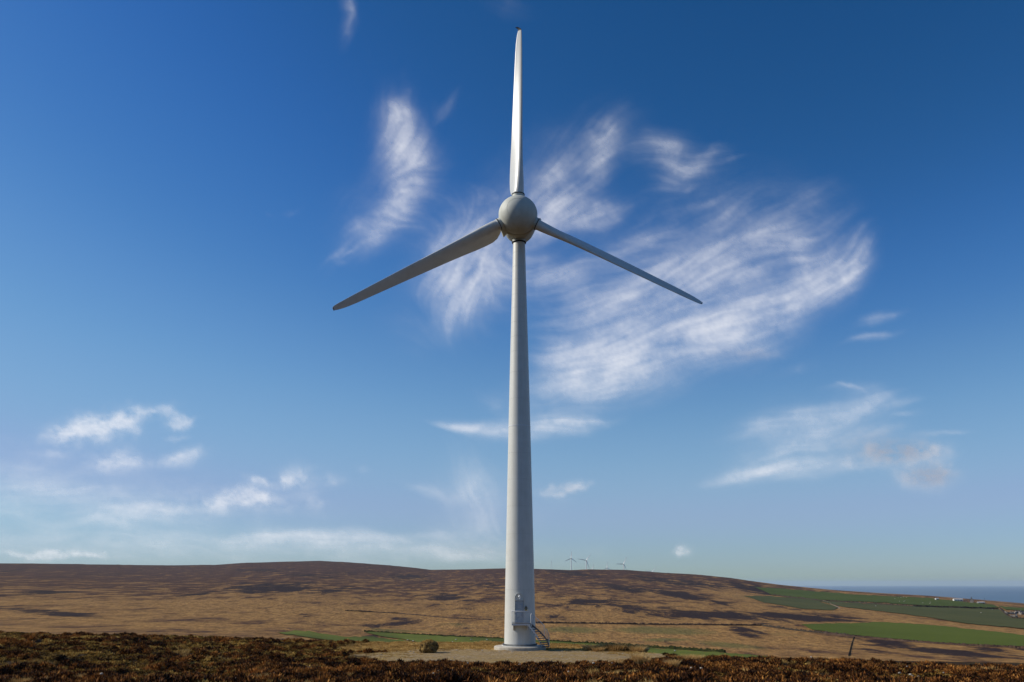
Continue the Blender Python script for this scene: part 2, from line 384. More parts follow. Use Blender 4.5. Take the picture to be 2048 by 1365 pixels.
def drape(name, poly, m, lift=.35, step=None, rough_edge=1.0):
    pts = []
    n = len(poly)
    for i in range(n):
        a, b_ = poly[i], poly[(i+1) % n]
        L = max(2, int(math.hypot(b_[0]-a[0], (b_[1]-a[1])*3)/7))
        for k in range(L):
            f = k/L; u = a[0]+(b_[0]-a[0])*f; v = a[1]+(b_[1]-a[1])*f
            j = (vnoise(np.array([u*.11]), np.array([v*.13+i*3.7]), 61)[0]-.5)*1.6*rough_edge
            h = hit(u, v+j, 130 if v < 1330 else 20); pts.append((h.x, h.y))
    P = np.array(pts)
    lo, hi_ = P.min(0), P.max(0)
    st_ = step or max((hi_[0]-lo[0])/60, 4.)
    inner = [(x, y) for x in np.arange(lo[0], hi_[0], st_) for y in np.arange(lo[1], hi_[1], st_*1.5)]
    # keep only the points inside the outline
    def inside(x, y):
        c_ = False; k = len(P)-1
        for i in range(len(P)):
            if (P[i][1] > y) != (P[k][1] > y) and x < (P[k][0]-P[i][0])*(y-P[i][1])/(P[k][1]-P[i][1])+P[i][0]: c_ = not c_
            k = i
        return c_
    inner = [q_ for q_ in inner if inside(*q_)]
    V, _, Fc, *_r = delaunay_2d_cdt([Vector(q_) for q_ in list(map(tuple, P))+inner], [], [list(range(len(P)))], 1, 1e-4)
    V = np.array([tuple(q_) for q_ in V])
    Z = zat(V[:, 0], V[:, 1])+lift
    me = me_from(name, np.column_stack([V, Z]), [list(f) for f in Fc])
    bm = bmesh.new(); bm.from_mesh(me); bmesh.ops.recalc_face_normals(bm, faces=bm.faces)
    if sum(f.normal.z for f in bm.faces) < 0: bmesh.ops.reverse_faces(bm, faces=bm.faces)
    bm.to_mesh(me); bm.free()
    o = link(name, me, m, smooth=True); tag(o, kind='structure'); return o
drape('upper_field', [(1508,1175),(1560,1178),(1660,1186),(1760,1193),(1860,1197),(1900,1202),(1945,1207),(1985,1210),(2000,1217),(1860,1213),(1760,1206),(1640,1201),(1545,1191)], M['g_upper'], .6)
drape('small_field', [(1487,1193),(1541,1193),(1630,1201),(1677,1216),(1665,1222),(1606,1219),(1529,1206)], M['g_dull'], .5)
drape('rough_field', [(1632,1202),(1707,1207),(1826,1214),(1998,1220),(2016,1234),(2048,1237),(2180,1246),(2180,1268),(2048,1259),(1930,1248),(1855,1236),(1766,1224),(1692,1216)], M['g_dull'], .5)
drape('coast_field', [(1996,1213),(2048,1217),(2180,1228),(2180,1236),(2048,1223),(2012,1220)], M['g_upper'], .6)
drape('lower_field', [(1602,1250),(1766,1246),(1870,1252),(1989,1265),(2048,1272),(2180,1280),(2180,1302),(2048,1295),(1944,1291),(1826,1283),(1707,1272),(1624,1261)], M['g_bright'], .45)
drape('valley_meadow', [(556,1268),(588,1263),(617,1264),(664,1272),(711,1279),(733,1287),(705,1289),(646,1280),(588,1272)], M['g_valley'], .35, None, 1.5)
drape('valley_meadow', [(690,1277),(740,1274),(800,1281),(850,1291),(860,1300),(780,1300),(720,1292)], M['g_valley'], .30, None, 2)
drape('valley_pasture', [(728,1265),(764,1265),(822,1270),(881,1274),(1007,1279),(1090,1283),(1200,1291),(1300,1298),(1450,1308),(1540,1315),(1540,1318),(1300,1316),(1000,1310),(880,1302),(846,1289),(811,1281),(760,1274)], M['g_valley'], .35, None, 1.5)

# ---- field walls, banks and hedges
def ridge(name, pts, wdt, hgt, m, label, cat, lo=320, jag=.35):
    P = []
    for (a, b_) in zip(pts, pts[1:]):
        L = max(2, int(math.hypot(b_[0]-a[0], b_[1]-a[1])/2.5))
        for k in range(L):
            f = k/L; P.append(hit(a[0]+(b_[0]-a[0])*f, a[1]+(b_[1]-a[1])*f, lo))
    P.append(hit(*pts[-1], lo))
    root_z = P[0].copy(); vs = []; fs = []
    for i, p_ in enumerate(P):
        d = (P[min(i+1, len(P)-1)]-P[max(i-1, 0)]); d.z = 0; d.normalize(); nrm = Vector((d.y, -d.x, 0))
        h_ = hgt*(1+random.uniform(-jag, jag)); ww = wdt*(1+random.uniform(-.2, .2))
        for off, hh in ((-ww/2, -.6), (-ww*.32, h_*.85), (0, h_), (ww*.32, h_*.85), (ww/2, -.6)):
            q_ = p_+nrm*off; vs.append((q_.x-root_z.x, q_.y-root_z.y, p_.z+hh+random.uniform(-.1, .1)*hgt-root_z.z))
    for i in range(len(P)-1):
        for k in range(4): a = i*5+k; fs.append((a, a+1, a+6, a+5))
    e_ = len(P)-1; fs.append((0, 1, 2, 3, 4)); fs.append((e_*5+4, e_*5+3, e_*5+2, e_*5+1, e_*5))
    me = me_from(name, vs, fs); bm = bmesh.new(); bm.from_mesh(me); bmesh.ops.recalc_face_normals(bm, faces=bm.faces); bm.to_mesh(me); bm.free()
    o = link(name, me, m); o.location = root_z; return tag(o, label, cat)
m, t, b = mat('field_wall_stone', rough=.95, spec=.03); c = objco(t)
t.links.new(mixc(t, ramp(t, noise(t, c, .9, 6, .8), [(.35, (0, 0, 0)), (.65, (1, 1, 1))]), (.014, .010, .008), (.075, .058, .042)), b.inputs['Base Color']); M['wall'] = m
m, t, b = mat('rushes', rough=.95, spec=.03); c = objco(t)
t.links.new(mixc(t, ramp(t, noise(t, c, .5, 6, .8), [(.35, (0, 0, 0)), (.65, (1, 1, 1))]), (.008, .012, .004), (.04, .042, .012)), b.inputs['Base Color']); M['rush'] = m
ridge('stone_wall', [(1708,1275),(1703,1290),(1697,1313)], .22, .45, M['wall'], 'dark dry stone wall running down from the corner of the lower green field', 'wall')
ridge('stone_wall', [(1524,1252),(1560,1258),(1600,1263),(1650,1268),(1706,1274)], 1.0, 1.2, M['wall'], 'dark field wall along the near left edge of the lower green field', 'wall')
ridge('stone_wall', [(1545,1191),(1640,1202),(1707,1206),(1826,1214),(1905,1216),(1998,1219)], 1.6, 1.6, M['wall'], 'long dark wall between the upper green field and the dull pasture', 'wall')
ridge('stone_wall', [(2000,1217),(2014,1232),(2026,1238),(2060,1240)], 1.8, 1.4, M['wall'], 'stone wall beside the ruined walls at the far right edge', 'wall')
ridge('turf_dyke', [(1072,1247),(1180,1248),(1300,1250),(1420,1251),(1524,1252)], 2.2, 1.0, M['peat'], 'thin dark turf dyke crossing the slope right of the tower', 'dyke')
ridge('turf_dyke', [(690,1222),(800,1228),(900,1237),(985,1241)], 1.8, .7, M['peat'], 'short faint turf dyke on the slope left of the tower', 'dyke')
ridge('rush_bank', [(1092,1284),(1180,1289),(1300,1296),(1380,1301),(1450,1306)], 1.4, 1.1, M['rush'], 'dark green bank of rushes along the valley pasture right of the tower', 'hedge')
ridge('rush_bank', [(728,1264),(800,1269),(880,1273),(960,1277),(1005,1279)], 1.2, .8, M['rush'], 'dark edge of rushes above the valley pasture left of the tower', 'hedge')
ridge('turf_dyke', [(1650,1268.5),(1706,1274.5),(1826,1285),(1944,1293),(2060,1298)], 2.0, .9, M['peat'], 'dark turf dyke along the near edge of the lower green field', 'dyke')
ridge('field_track', [(1618,1198),(1650,1203),(1672,1213),(1680,1218)], 3.0, .5, mat('track_straw', (.25, .17, .10), .9)[0], 'pale track slanting between the two dull green pastures', 'track')

# ---- gravel pad around the tower foot
m, t, b = mat('gravel', rough=.95, spec=.15); p = geopos(t)
vo = N(t, 'ShaderNodeTexVoronoi', Scale=7.0); t.links.new(p, vo.inputs['Vector'])
n1 = noise(t, p, 3.5, 8, .75); n2 = noise(t, mapping(t, p, (.5, 1, 1)), .45, 5, .6)
base = mixc(t, ramp(t, n1, [(.35, (0, 0, 0)), (.65, (1, 1, 1))]), (.09, .056, .026), (.44, .31, .15))
base = mixc(t, ramp(t, n2, [(.45, (0, 0, 0)), (.62, (1, 1, 1))]), base, (.26, .17, .055))
base = mixc(t, ramp(t, vo.outputs['Color'], [(.80, (0, 0, 0)), (.9, (1, 1, 1))]), base, (.36, .31, .24))
t.links.new(base, b.inputs['Base Color']); bump(t, b, n1, .12, 1); M['gravel'] = m
K = 90; vs = [(-1, -9, -.19)]
for i in range(K):
    a = 2*math.pi*i/K; rr = 1+.09*math.sin(3*a+1)+.05*math.sin(7*a)+.04*math.sin(17*a+2)
    vs.append((-1.5+13.0*rr*math.cos(a), -9.2+9.4*rr*math.sin(a), -.19))
o = link('gravel_pad', me_from('gravel_pad', vs, [(0, i+1, (i+1) % K+1) for i in range(K)]), M['gravel']); tag(o, kind='structure')

# ============================================================ WIND TURBINE
T = tag(empty('wind_turbine'), 'large white three-bladed wind turbine with round hub standing on the moor in front', 'wind turbine')
def part(name, bm, m, parent=T, ang=35):
    bmesh.ops.recalc_face_normals(bm, faces=bm.faces)
    return auto_smooth(link(name, bm_me(bm, name), m, parent), ang)
bm = bmesh.new(); lathe(bm, [(2.52, -.6), (2.52, .04), (2.47, .10), (2.40, .12)], 72); part('concrete_base', bm, M['concrete'])
bm = bmesh.new(); lathe(bm, [(1.78, .123), (1.78, .17), (1.76, .18)], 96); part('base_flange', bm, M['tower'])
RT = [(0, 1.535), (6, 1.44), (14, 1.29), (22, 1.13), (30, .95), (38, .755), (42.1, .665)]
def trad(z): return float(np.interp(z, [a for a, _ in RT], [b_ for _, b_ in RT]))
def tower_section(z0, z1, name):
    bm = bmesh.new(); n = max(2, int((z1-z0)/.7))
    lathe(bm, [(trad(z0+(z1-z0)*k/n), z0+(z1-z0)*k/n) for k in range(n+1)], 128); return part(name, bm, M['tower'])
zs = [.185, 21.0, 42.1]
seam_px = [500, 528, 555, 585, 612, 641, 670, 700, 742, 795, 850, 905, 958, 1012, 1068, 1122, 1180]
seams = [at(1040, v, -1.2).z for v in seam_px]
zcuts = [.185]+sorted(seams)+[42.1]
for i, (a, b_) in enumerate(zip(zcuts, zcuts[1:])):
    g = .012
    tower_section(a+(g if i else 0), b_-g, 'tower_section')
for s_ in sorted(seams):      # each weld: a narrow recessed, slightly darker ring
    bm = bmesh.new(); r_ = trad(s_); big = abs(s_-at(1040, 850, -1.2).z) < .1
    e_ = .014 if big else -.004; h_ = .05 if big else .016
    lathe(bm, [(r_+e_, s_-h_), (r_+e_, s_+h_)], 128, cap=big); part('weld_seam', bm, M['galv'] if big else M['seam'])
bolt = None
for k in range(84):
    a = 2*math.pi*k/84
    if bolt is None:
        bm = bmesh.new(); lathe(bm, [(.036, 0), (.036, .13), (.02, .16)], 6); bolt = part('bolt', bm, M['dark_steel'])
        o = bolt
    else: o = bolt.copy(); COL.objects.link(o)
    o.location = (1.66*math.cos(a), 1.66*math.sin(a), .18)
# tower neck
bm = bmesh.new(); lathe(bm, [(.70, 42.10), (.78, 42.13), (.80, 42.22), (.74, 42.25)], 64); part('yaw_seal', bm, M['seal'])
bm = bmesh.new(); lathe(bm, [(.71, 42.25), (.72, 42.6), (.86, 42.85), (1.2, 43.1)], 64); part('yaw_neck', bm, M['nacelle'])

HUB = Vector((-.126, -2.6, 44.38))
YAW = R(-2.5)    # rotor axis turned a little
HR = 2.10
def axis_lathe(prof, seg=72):     # profile along the rotor axis, pointing to -Y (towards the camera)
    bm = bmesh.new(); lathe(bm, prof, seg)
    bmesh.ops.transform(bm, matrix=Matrix.Translation(HUB) @ Matrix.Rotation(YAW, 4, 'Z') @ Matrix.Rotation(R(90), 4, 'X'), verts=bm.verts); return bm
prof = []
for k in range(0, 25):            # nose half
    a = R(-22)+R(112)*k/24; prof.append((max(HR*math.cos(a), .001), HR*1.02*math.sin(a)))
bm = axis_lathe(prof); part('spinner', bm, M['nacelle'], ang=60)
prof = [(.02, -6.6), (.45, -6.5), (.9, -6.1), (1.3, -5.3), (1.65, -4.2), (1.88, -3.0), (2.0, -1.9), (2.02, -1.3), (2.0, -.90), (1.9, -.84)]
bm = axis_lathe(prof); part('nacelle', bm, M['nacelle'], ang=60)
bm = axis_lathe([(1.9, -.86), (1.9, -.76)]); part('rotor_gap', bm, M['seal'])
for a_ in (R(8), R(58)):
    bm = bmesh.new(); lathe(bm, [(HR*math.cos(a_)+.004, HR*1.02*math.sin(a_)-.012), (HR*math.cos(a_)+.004, HR*1.02*math.sin(a_)+.012)], 72, cap=False); bmesh.ops.transform(bm, matrix=Matrix.Translation(HUB) @ Matrix.Rotation(YAW, 4, 'Z') @ Matrix.Rotation(R(90), 4, 'X'), verts=bm.verts); part('panel_joint', bm, M['seam'])

# blades
def section(ch, tk, n=22, le=.3, cyl=0.):
    """closed airfoil outline: chord along +x towards the leading edge, thickness along y; cyl blends to a circle"""
    o_ = []
    for k in range(n):
        a = 2*math.pi*k/n
        xc = .5+.5*math.cos(a)           # 1 at trailing edge .. 0 leading edge
        y = 5*tk*(.2969*math.sqrt(xc)-.126*xc-.3516*xc**2+.2843*xc**3-.1015*xc**4)
        y = max(y, .006)*(1 if math.sin(a) >= 0 else -1.0)
        camber = .03*(1-(2*xc-1)**2)
        ax, ay = (le-xc)*ch, (y+camber)*ch
        d = cyl_d
        cx, cy = -d/2*math.cos(a), d/2*math.sin(a)
        o_.append((ax*(1-cyl)+cx*cyl, ay*(1-cyl)+cy*cyl))
    return o_
cyl_d = 1.15
#        r     chord thick twist cyl  le
STAT = [(2.30, 1.70, .62, 44, .55, .36), (2.6, 2.15, .52, 44, .22, .31), (3.0, 2.42, .45, 43, .05, .29), (3.6, 2.55, .40, 42, 0, .28), (4.4, 2.50, .36, 40, 0, .28), (5.5, 2.32, .32, 37, 0, .28),
        (7, 2.05, .28, 33, 0, .29), (9, 1.80, .25, 30, 0, .30), (11, 1.60, .22, 26, 0, .31), (14, 1.36, .19, 22, 0, .33), (17, 1.13, .17, 19, 0, .34), (19.5, .95, .16, 17, 0, .35), (20.8, .80, .15, 16, 0, .36), (21.6, .62, .14, 16, 0, .40), (21.95, .46, .13, 16, 0, .42)]
PITCH_B = 16.0
def make_blade(tip_px, flex, dr=0.0, kk=1.0, tipm='blade_tip'):
    """tip_px: where the tip stands; flex: metres the tip bends along the axis"""
    tip = at(tip_px[0], tip_px[1], HUB.y+flex)
    rad = (tip-HUB); L = rad.length; rad.normalize()
    n_ = Vector((0, -1, 0)); tt = Vector((rad.z, 0, -rad.x)).normalized()   # tangential: clockwise seen from the front
    rad0 = Vector((rad.x, 0, rad.z)).normalized()
    B = empty('blade', (0, 0, 0), T)
    def frame(r_):
        s_ = r_/22.; c0 = HUB+rad0*r_*(L/22.0)*math.sqrt(1-(flex/L)**2)+Vector((0, 1, 0))*flex*s_**1.6
        return c0
    def ring(st, shrink=1, off=0):
        r_, ch, tk, tw, cy, le = st
        th = R(tw+PITCH_B); cdir = tt*math.cos(th)+n_*math.sin(th); ndir = rad0.cross(cdir)
        if ndir.dot(n_) < 0: ndir = -ndir
        c0 = frame(r_)+n_*0
        return [c0+cdir*(x*kk*shrink)+ndir*(-y*shrink) for x, y in section(ch, tk, le=le, cyl=cy)]
    def skin(name, rings, m, parent, capa=True, capb=True):
        bm = bmesh.new(); RV = [[bm.verts.new(q) for q in rg] for rg in rings]
        for A_, B_ in zip(RV, RV[1:]):
            for k in range(len(A_)): bm.faces.new((A_[k], A_[(k+1) % len(A_)], B_[(k+1) % len(A_)], B_[k]))
        if capa: bm.faces.new(RV[0])
        if capb: bm.faces.new(RV[-1])
        return part(name, bm, m, parent, 50)
    # interpolate stations for a smooth skin
    S_ = np.array(STAT); rr = np.concatenate([np.linspace(2.45, 4.4, 16), np.linspace(4.8, 21.0, 34), np.linspace(21.2, 21.95, 6)])
    st = [[float(r_)]+[float(np.interp(r_, S_[:, 0], S_[:, c_])) for c_ in range(1, 6)] for r_ in rr]
    skin('blade_shell', [ring(s) for s in st], M['blade'], B)
    # winglet bent back from the tip
    rings = []
    for k in range(5):
        f = k/4; r0 = [21.96+(.42 if tipm == 'shaded_tip' else .15)*f, (.46*(1-.35*f)), .16, 16, 0, .42]
        rg = ring(r0); rings.append([q+Vector((0, 1, 0))*(.12*f*f)-tt*(.42 if tipm == 'shaded_tip' else .06)*f*f for q in rg])
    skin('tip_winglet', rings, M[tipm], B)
    # root: collar with dark gap
    def cyl(name, r0, r1, d0, d1, m, parent):
        bm = bmesh.new(); q = rad0.to_track_quat('Z', 'Y').to_matrix().to_4x4()
        lathe(bm, [(d0/2, r0), (d1/2, r1)], 40); bmesh.ops.transform(bm, matrix=Matrix.Translation(HUB) @ q, verts=bm.verts)
        return part(name, bm, m, parent)
    cyl('root_collar', 1.2, 2.32, 1.36, 1.30, M['nacelle'], B)
    cyl('root_seal', 2.322, 2.40, 1.42, 1.42, M['seal'], B)
    cyl('root_ring', 2.402, 2.52, 1.33, 1.27, M['blade'], B)
    # spoiler: the trailing edge carried on to the spinner
    th = R(44+PITCH_B); cdir = tt*math.cos(th)+n_*math.sin(th); ndir = rad0.cross(cdir)
    bm = bmesh.new(); vs_ = []
    for r_, x0, x1, hw in ((1.50, -.30, -1.50, .15), (2.34, -.30, -1.90, .17)):
        for x_, h_ in ((x0, hw*2.4), (x1, .03), (x1, -.03), (x0, -hw*2.4)):
            vs_.append(bm.verts.new(HUB+rad0*r_+cdir*x_+ndir*h_))
    for k in range(4): bm.faces.new((vs_[k], vs_[(k+1) % 4], vs_[4+(k+1) % 4], vs_[4+k]))
    bm.faces.new(vs_[:4]); bm.faces.new(vs_[4:]); part('root_spoiler', bm, M['nacelle'], B)
    return B
M['shaded_tip'] = mat('painted_tip_shade', (.03, .03, .035), .5)[0]  # shade on the top blade's winglet, put into its colour
M['blade_tip'] = coated('tip_paint', (.30, .30, .29), .5, (.2, .2, .2))
make_blade((1040, 60), -1.7, kk=.95, tipm='shaded_tip')
make_blade((667, 617), -.2)
make_blade((1403, 607), -.2)

# ---- door, platform, stair
def on_wall(x, z, out=0.):       # a point on the front of the tower
    r_ = trad(z)+out; return Vector((x, -math.sqrt(max(r_*r_-x*x, 0)), z))
DX0, DX1, DZ0, DZ1 = -.46, .38, 2.30, 4.36; DC = (DX0+DX1)/2; AR = (DX1-DX0)/2
def outline(e=0, n=14):
    pts = [(DX0-e, DZ0), (DX0-e, 4.62)]
    for k in range(1, n): a = math.pi-math.pi*k/n; pts.append((DC+(AR+e)*math.cos(a), 4.62+(AR+e)*math.sin(a)))
    return pts+[(DX1+e, 4.62), (DX1+e, DZ0)]
YF = -1.56
# door frame: extruded arch band standing out of the curved wall
bm = bmesh.new(); O1 = outline(.045); O2 = outline(-.02); A_ = []
for (x1, z1), (x2, z2) in zip(O1, O2):
    A_.append([bm.verts.new((x1, YF-.02, z1)), bm.verts.new((x2, YF-.02, z2)), bm.verts.new((x2, YF+.4, z2)), bm.verts.new((x1, YF+.4, z1))])
for p_, q_ in zip(A_, A_[1:]):
    for k in range(4): bm.faces.new((p_[k], p_[(k+1) % 4], q_[(k+1) % 4], q_[k]))
bm.faces.new(A_[0]); bm.faces.new(A_[-1]); part('door_frame', bm, M['tower'])
# arch panel above the door
bm = bmesh.new(); pts = [(x, z) for x, z in outline(-.022) if z > 4.5]; pts = [(DX0+.022, 4.47)]+pts+[(DX1-.022, 4.47)]
f_ = bm.faces.new([bm.verts.new((x, YF+.06, z)) for x, z in pts]); r_ = bmesh.ops.extrude_face_region(bm, geom=[f_])
bmesh.ops.translate(bm, vec=(0, .12, 0), verts=[v for v in r_['geom'] if isinstance(v, bmesh.types.BMVert)]); part('arch_panel', bm, M['tower'])
box_part('door_lintel', (DC, YF-.03, 4.42), (AR*2-.05, .12, .05), M['lamp'], T)
D = box_part('door', (DC, YF+.06, (DZ0+4.38)/2), (AR*2-.10, .05, 4.38-DZ0-.03), M['door'], T, bevel=.006)
for zc in (3.85, 3.0):
    for k in range(7): box_part('louvre', (DC-.02, YF+.022, zc+(k-3)*.055), (.42, .03, .022), M['galv'], D, Matrix.Rotation(R(35), 4, 'X'))
box_part('door_handle', (DX1-.16, YF+.01, 3.35), (.03, .05, .16), M['dark_steel'], D)
tube_part('grab_bar', [(DX1-.12, YF-.0, 2.55), (DX1-.12, YF-.05, 2.6), (DX1-.12, YF-.05, 3.1), (DX1-.12, YF-.0, 3.15)], .013, M['galv'], D)
for z in (2.5, 3.35, 4.15): box_part('hinge', (DX0+.07, YF+.02, z), (.07, .06, .13), M['galv'], D)
LP = empty('door_lamp', (0, 0, 0), T)
tube_part('lamp_bracket', [(DC, YF+.1, 4.84), (DC, YF-.12, 4.84), (DC, YF-.20, 4.80)], .022, M['lamp'], LP)
bm = bmesh.new(); lathe(bm, [(.035, .08), (.06, .03), (.10, -.06), (.10, -.09)], 20, org=(DC-.02, YF-.24, 4.80)); part('lamp_shade', bm, M['lamp'], LP)
bm = bmesh.new(); lathe(bm, [(.03, -.02), (.045, -.14), (.03, -.2)], 14, org=(DC+.03, YF-.2, 4.72)); part('motion_sensor', bm, M['lamp'], LP)
for v in (1167, 1173): 
    q_ = at(1038.5, v, -1.45); box_part('wall_stud', (q_.x, -trad(q_.z)-.01, q_.z), (.045, .05, .06), M['lamp'], T)
# warning sign
SG = empty('warning_sign', (0, 0, 0), T)
def tri(s_, y_, m, nm, z0=3.72, x0=.60):
    bm = bmesh.new(); f_ = bm.faces.new([bm.verts.new((x0+s_*x, y_, z0+s_*z)) for x, z in ((-.5, -.29), (.5, -.29), (0, .58))])
    r_ = bmesh.ops.extrude_face_region(bm, geom=[f_]); bmesh.ops.translate(bm, vec=(0, .012, 0), verts=[v for v in r_['geom'] if isinstance(v, bmesh.types.BMVert)])
    return part(nm, bm, m, SG)
tri(.34, -1.475, M['black'], 'sign_border'); tri(.25, -1.489, M['yellow'], 'sign_face')
bm = bmesh.new(); f_ = bm.faces.new([bm.verts.new((.60+x*.1, -1.493, 3.72+z*.1)) for x, z in ((.1, .75), (-.28, -.05), (.0, -.02), (-.1, -.62), (.28, .18), (.02, .15))]); part('lightning_symbol', bm, M['black'], SG)
box_part('sign_plate', (.60, -1.47, 3.50), (.2, .012, .13), M['yellow'], SG)
box_part('sign_mount', (.60, -1.43, 3.66), (.12, .12, .34), M['dark_steel'], SG)
# platform
PZ = 2.27; PX0, PX1, PY = -.79, .93, -2.45
PL = empty('platform', (0, 0, 0), T)
bm = bmesh.new()
vs_ = [(PX0, PY), (PX1, PY), (PX1+.16, PY+.45), (PX1+.16, -1.15), (.6, -1.38), (0, -1.5), (-.5, -1.42), (PX0, -1.25)]
f_ = bm.faces.new([bm.verts.new((x, y, PZ)) for x, y in vs_]); r_ = bmesh.ops.extrude_face_region(bm, geom=[f_]); bmesh.ops.translate(bm, vec=(0, 0, -.05), verts=[v for v in r_['geom'] if isinstance(v, bmesh.types.BMVert)]); part('grating', bm, M['dark_steel'], PL)
box_part('edge_beam', ((PX0+PX1)/2, PY+.02, PZ-.10), (PX1-PX0+.04, .05, .13), M['galv'], PL)
box_part('edge_beam', (PX0+.02, (PY-1.35)/2+.03, PZ-.10), (.05, 1.0, .13), M['galv'], PL)
for x in (PX0+.11, .66):
    bm = bmesh.new(); pr = [(PY+.1, PZ-.05), (-1.3, PZ-.05), (-1.3, PZ-.62), (-1.5, PZ-.62), (PY+.1, PZ-.2)]
    f_ = bm.faces.new([bm.verts.new((x, y, z)) for y, z in pr]); r_ = bmesh.ops.extrude_face_region(bm, geom=[f_]); bmesh.ops.translate(bm, vec=(.06, 0, 0), verts=[v for v in r_['geom'] if isinstance(v, bmesh.types.BMVert)]); part('bracket', bm, M['galv'], PL)
RL = empty('railing', (0, 0, 0), T)
RZ = 3.40
tube_part('top_rail', [(PX0, -1.35, RZ), (PX0, PY, RZ), (PX1, PY, RZ), (PX1, PY, PZ+.12), ], .034, M['galv'], RL)
tube_part('bottom_rail', [(PX0, -1.35, PZ+.12), (PX0, PY, PZ+.12), (PX1, PY, PZ+.12)], .028, M['galv'], RL)
for k in range(14):
    x = PX0+(PX1-PX0)*k/14; tube_part('baluster', [(x, PY, PZ-.1 if k == 0 else PZ+.12), (x, PY, RZ)], (.03 if k == 0 else .017), M['galv'], RL, 6)
for k in range(1, 6):
    y = PY+(1.1)*k/6; tube_part('baluster', [(PX0, y, PZ+.12), (PX0, y, RZ)], .017, M['galv'], RL, 6)
# stair: two curved stringers and treads
ST = empty('stair', (0, 0, 0), T)
def curve3(P, f):
    P = [Vector(q) for q in P]; a, b_, c_ = P; return a*(1-f)**2+b_*2*f*(1-f)+c_*f*f
SA = [(.80, -2.38, 2.10), (1.85, -2.35, 1.0), (2.14, -1.05, .0)]
SB = [(1.15, -1.6, 2.10), (2.72, -1.9, 1.0), (2.82, -.8, .0)]
for P, sm_ in ((SA, 'galv'), (SB, 'dark_steel')):
    pts = [curve3(P, k/12) for k in range(13)]
    bm = bmesh.new(); rows = []
    for i, q in enumerate(pts):
        d = (pts[min(i+1, 12)]-pts[max(i-1, 0)]); d.z = 0; d.normalize(); s_ = Vector((d.y, -d.x, 0))*.02
        rows.append([bm.verts.new(q+s_+Vector((0, 0, .09))), bm.verts.new(q-s_+Vector((0, 0, .09))), bm.verts.new(q-s_-Vector((0, 0, .11))), bm.verts.new(q+s_-Vector((0, 0, .11)))])
    for A_, B_ in zip(rows, rows[1:]):
        for k in range(4): bm.faces.new((A_[k], A_[(k+1) % 4], B_[(k+1) % 4], B_[k]))
    bm.faces.new(rows[0]); bm.faces.new(rows[-1]); part('stringer', bm, M[sm_], ST)
for k in range(10):
    f = (k+.6)/10.4; a = curve3(SA, f); b_ = curve3(SB, f); d = (curve3(SA, min(f+.05, 1))-curve3(SA, f-.05)); d.z = 0; d.normalize()
    bm = bmesh.new(); c0 = []
    for q, sg in ((a, -.13), (b_, -.13), (b_, .13), (a, .13)): c0.append(bm.verts.new(Vector((q.x, q.y, a.z))+d*sg))
    f_ = bm.faces.new(c0); r_ = bmesh.ops.extrude_face_region(bm, geom=[f_]); bmesh.ops.translate(bm, vec=(0, 0, -.075), verts=[v for v in r_['geom'] if isinstance(v, bmesh.types.BMVert)]); part('tread', bm, M['dark_steel'], ST)
HN = empty('stair_rail', (0, 0, 0), T)
tube_part('newel', [(1.08, -2.0, 2.05), (1.08, -2.0, 2.18), (1.14, -2.02, 2.24), (1.04, -2.0, 2.3), (1.04, -2.0, 3.05), (1.08, -2.0, 3.16), (1.15, -1.95, 3.17)], .036, M['galv'], HN)
def rail_piece(f0, f1, n):
    pts = [curve3(SB, f0+(f1-f0)*k/8)+Vector((0, 0, .98)) for k in range(9)]
    a, b_ = curve3(SB, f0), curve3(SB, f1)
    tube_part('handrail', [a+Vector((0, 0, .1))]+pts+[b_+Vector((0, 0, .1))], .03, M['galv'], HN)
    for k in range(1, n):
        q = curve3(SB, f0+(f1-f0)*k/n); tube_part('baluster', [q+Vector((0, 0, .08)), q+Vector((0, 0, .98))], .014, M['galv'], HN, 6)
rail_piece(.02, .50, 9); rail_piece(.60, .98, 4)

# ============================================================ DISTANT TURBINES
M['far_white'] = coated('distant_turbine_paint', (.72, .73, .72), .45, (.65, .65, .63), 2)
def far_turbine(hub_px, tips_px, Y, label):
    H = at(*hub_px, Y); gz = float(zat(H.x, H.y)); gz = min(gz, H.z-30)
    o = tag(empty('distant_wind_turbine', (H.x, H.y, gz)), label, 'wind turbine', 'far wind turbines on the ridge')
    h = H.z-gz
    bm = bmesh.new(); lathe(bm, [(2.3, -3), (1.3, h-1.2)], 16); part('tower', bm, M['far_white'], o)
    bm = bmesh.new(); box(bm, (0, 2.5, h), (3.6, 8, 3.6)); bmesh.ops.bevel(bm, geom=bm.edges[:], offset=.9, segments=2, affect='EDGES'); part('nacelle', bm, M['far_white'], o)
    bm = bmesh.new(); bmesh.ops.create_uvsphere(bm, u_segments=16, v_segments=10, radius=1.9); bmesh.ops.translate(bm, vec=(0, -2.6, h), verts=bm.verts); part('spinner', bm, M['far_white'], o)
    for tp in tips_px:
        tip = at(*tp, Y-2.6); d = tip-Vector((H.x, Y-2.6, H.z)); L = d.length; d.normalize()
        tt = Vector((d.z, 0, -d.x)); n_ = Vector((0, -1, 0)); bm = bmesh.new(); rows = []
        for f, ch, tw in ((.03, 1.6, 45), (.12, 3.4, 40), (.2, 3.3, 34), (.5, 2.2, 24), (.8, 1.5, 16), (1., .7, 12)):
            c_ = tt*math.cos(R(tw))+n_*math.sin(R(tw)); nn = d.cross(c_); p0 = Vector((0, -2.6, h))+d*L*f
            rows.append([bm.verts.new(p0+c_*x*ch+nn*y*ch) for x, y in ((.35, 0), (.1, .12), (-.65, 0), (.1, -.12))])
        for A_, B_ in zip(rows, rows[1:]):
            for k in range(4): bm.faces.new((A_[k], A_[(k+1) % 4], B_[(k+1) % 4], B_[k]))
        bm.faces.new(rows[0]); bm.faces.new(rows[-1]); part('blade', bm, M['far_white'], o, 70)
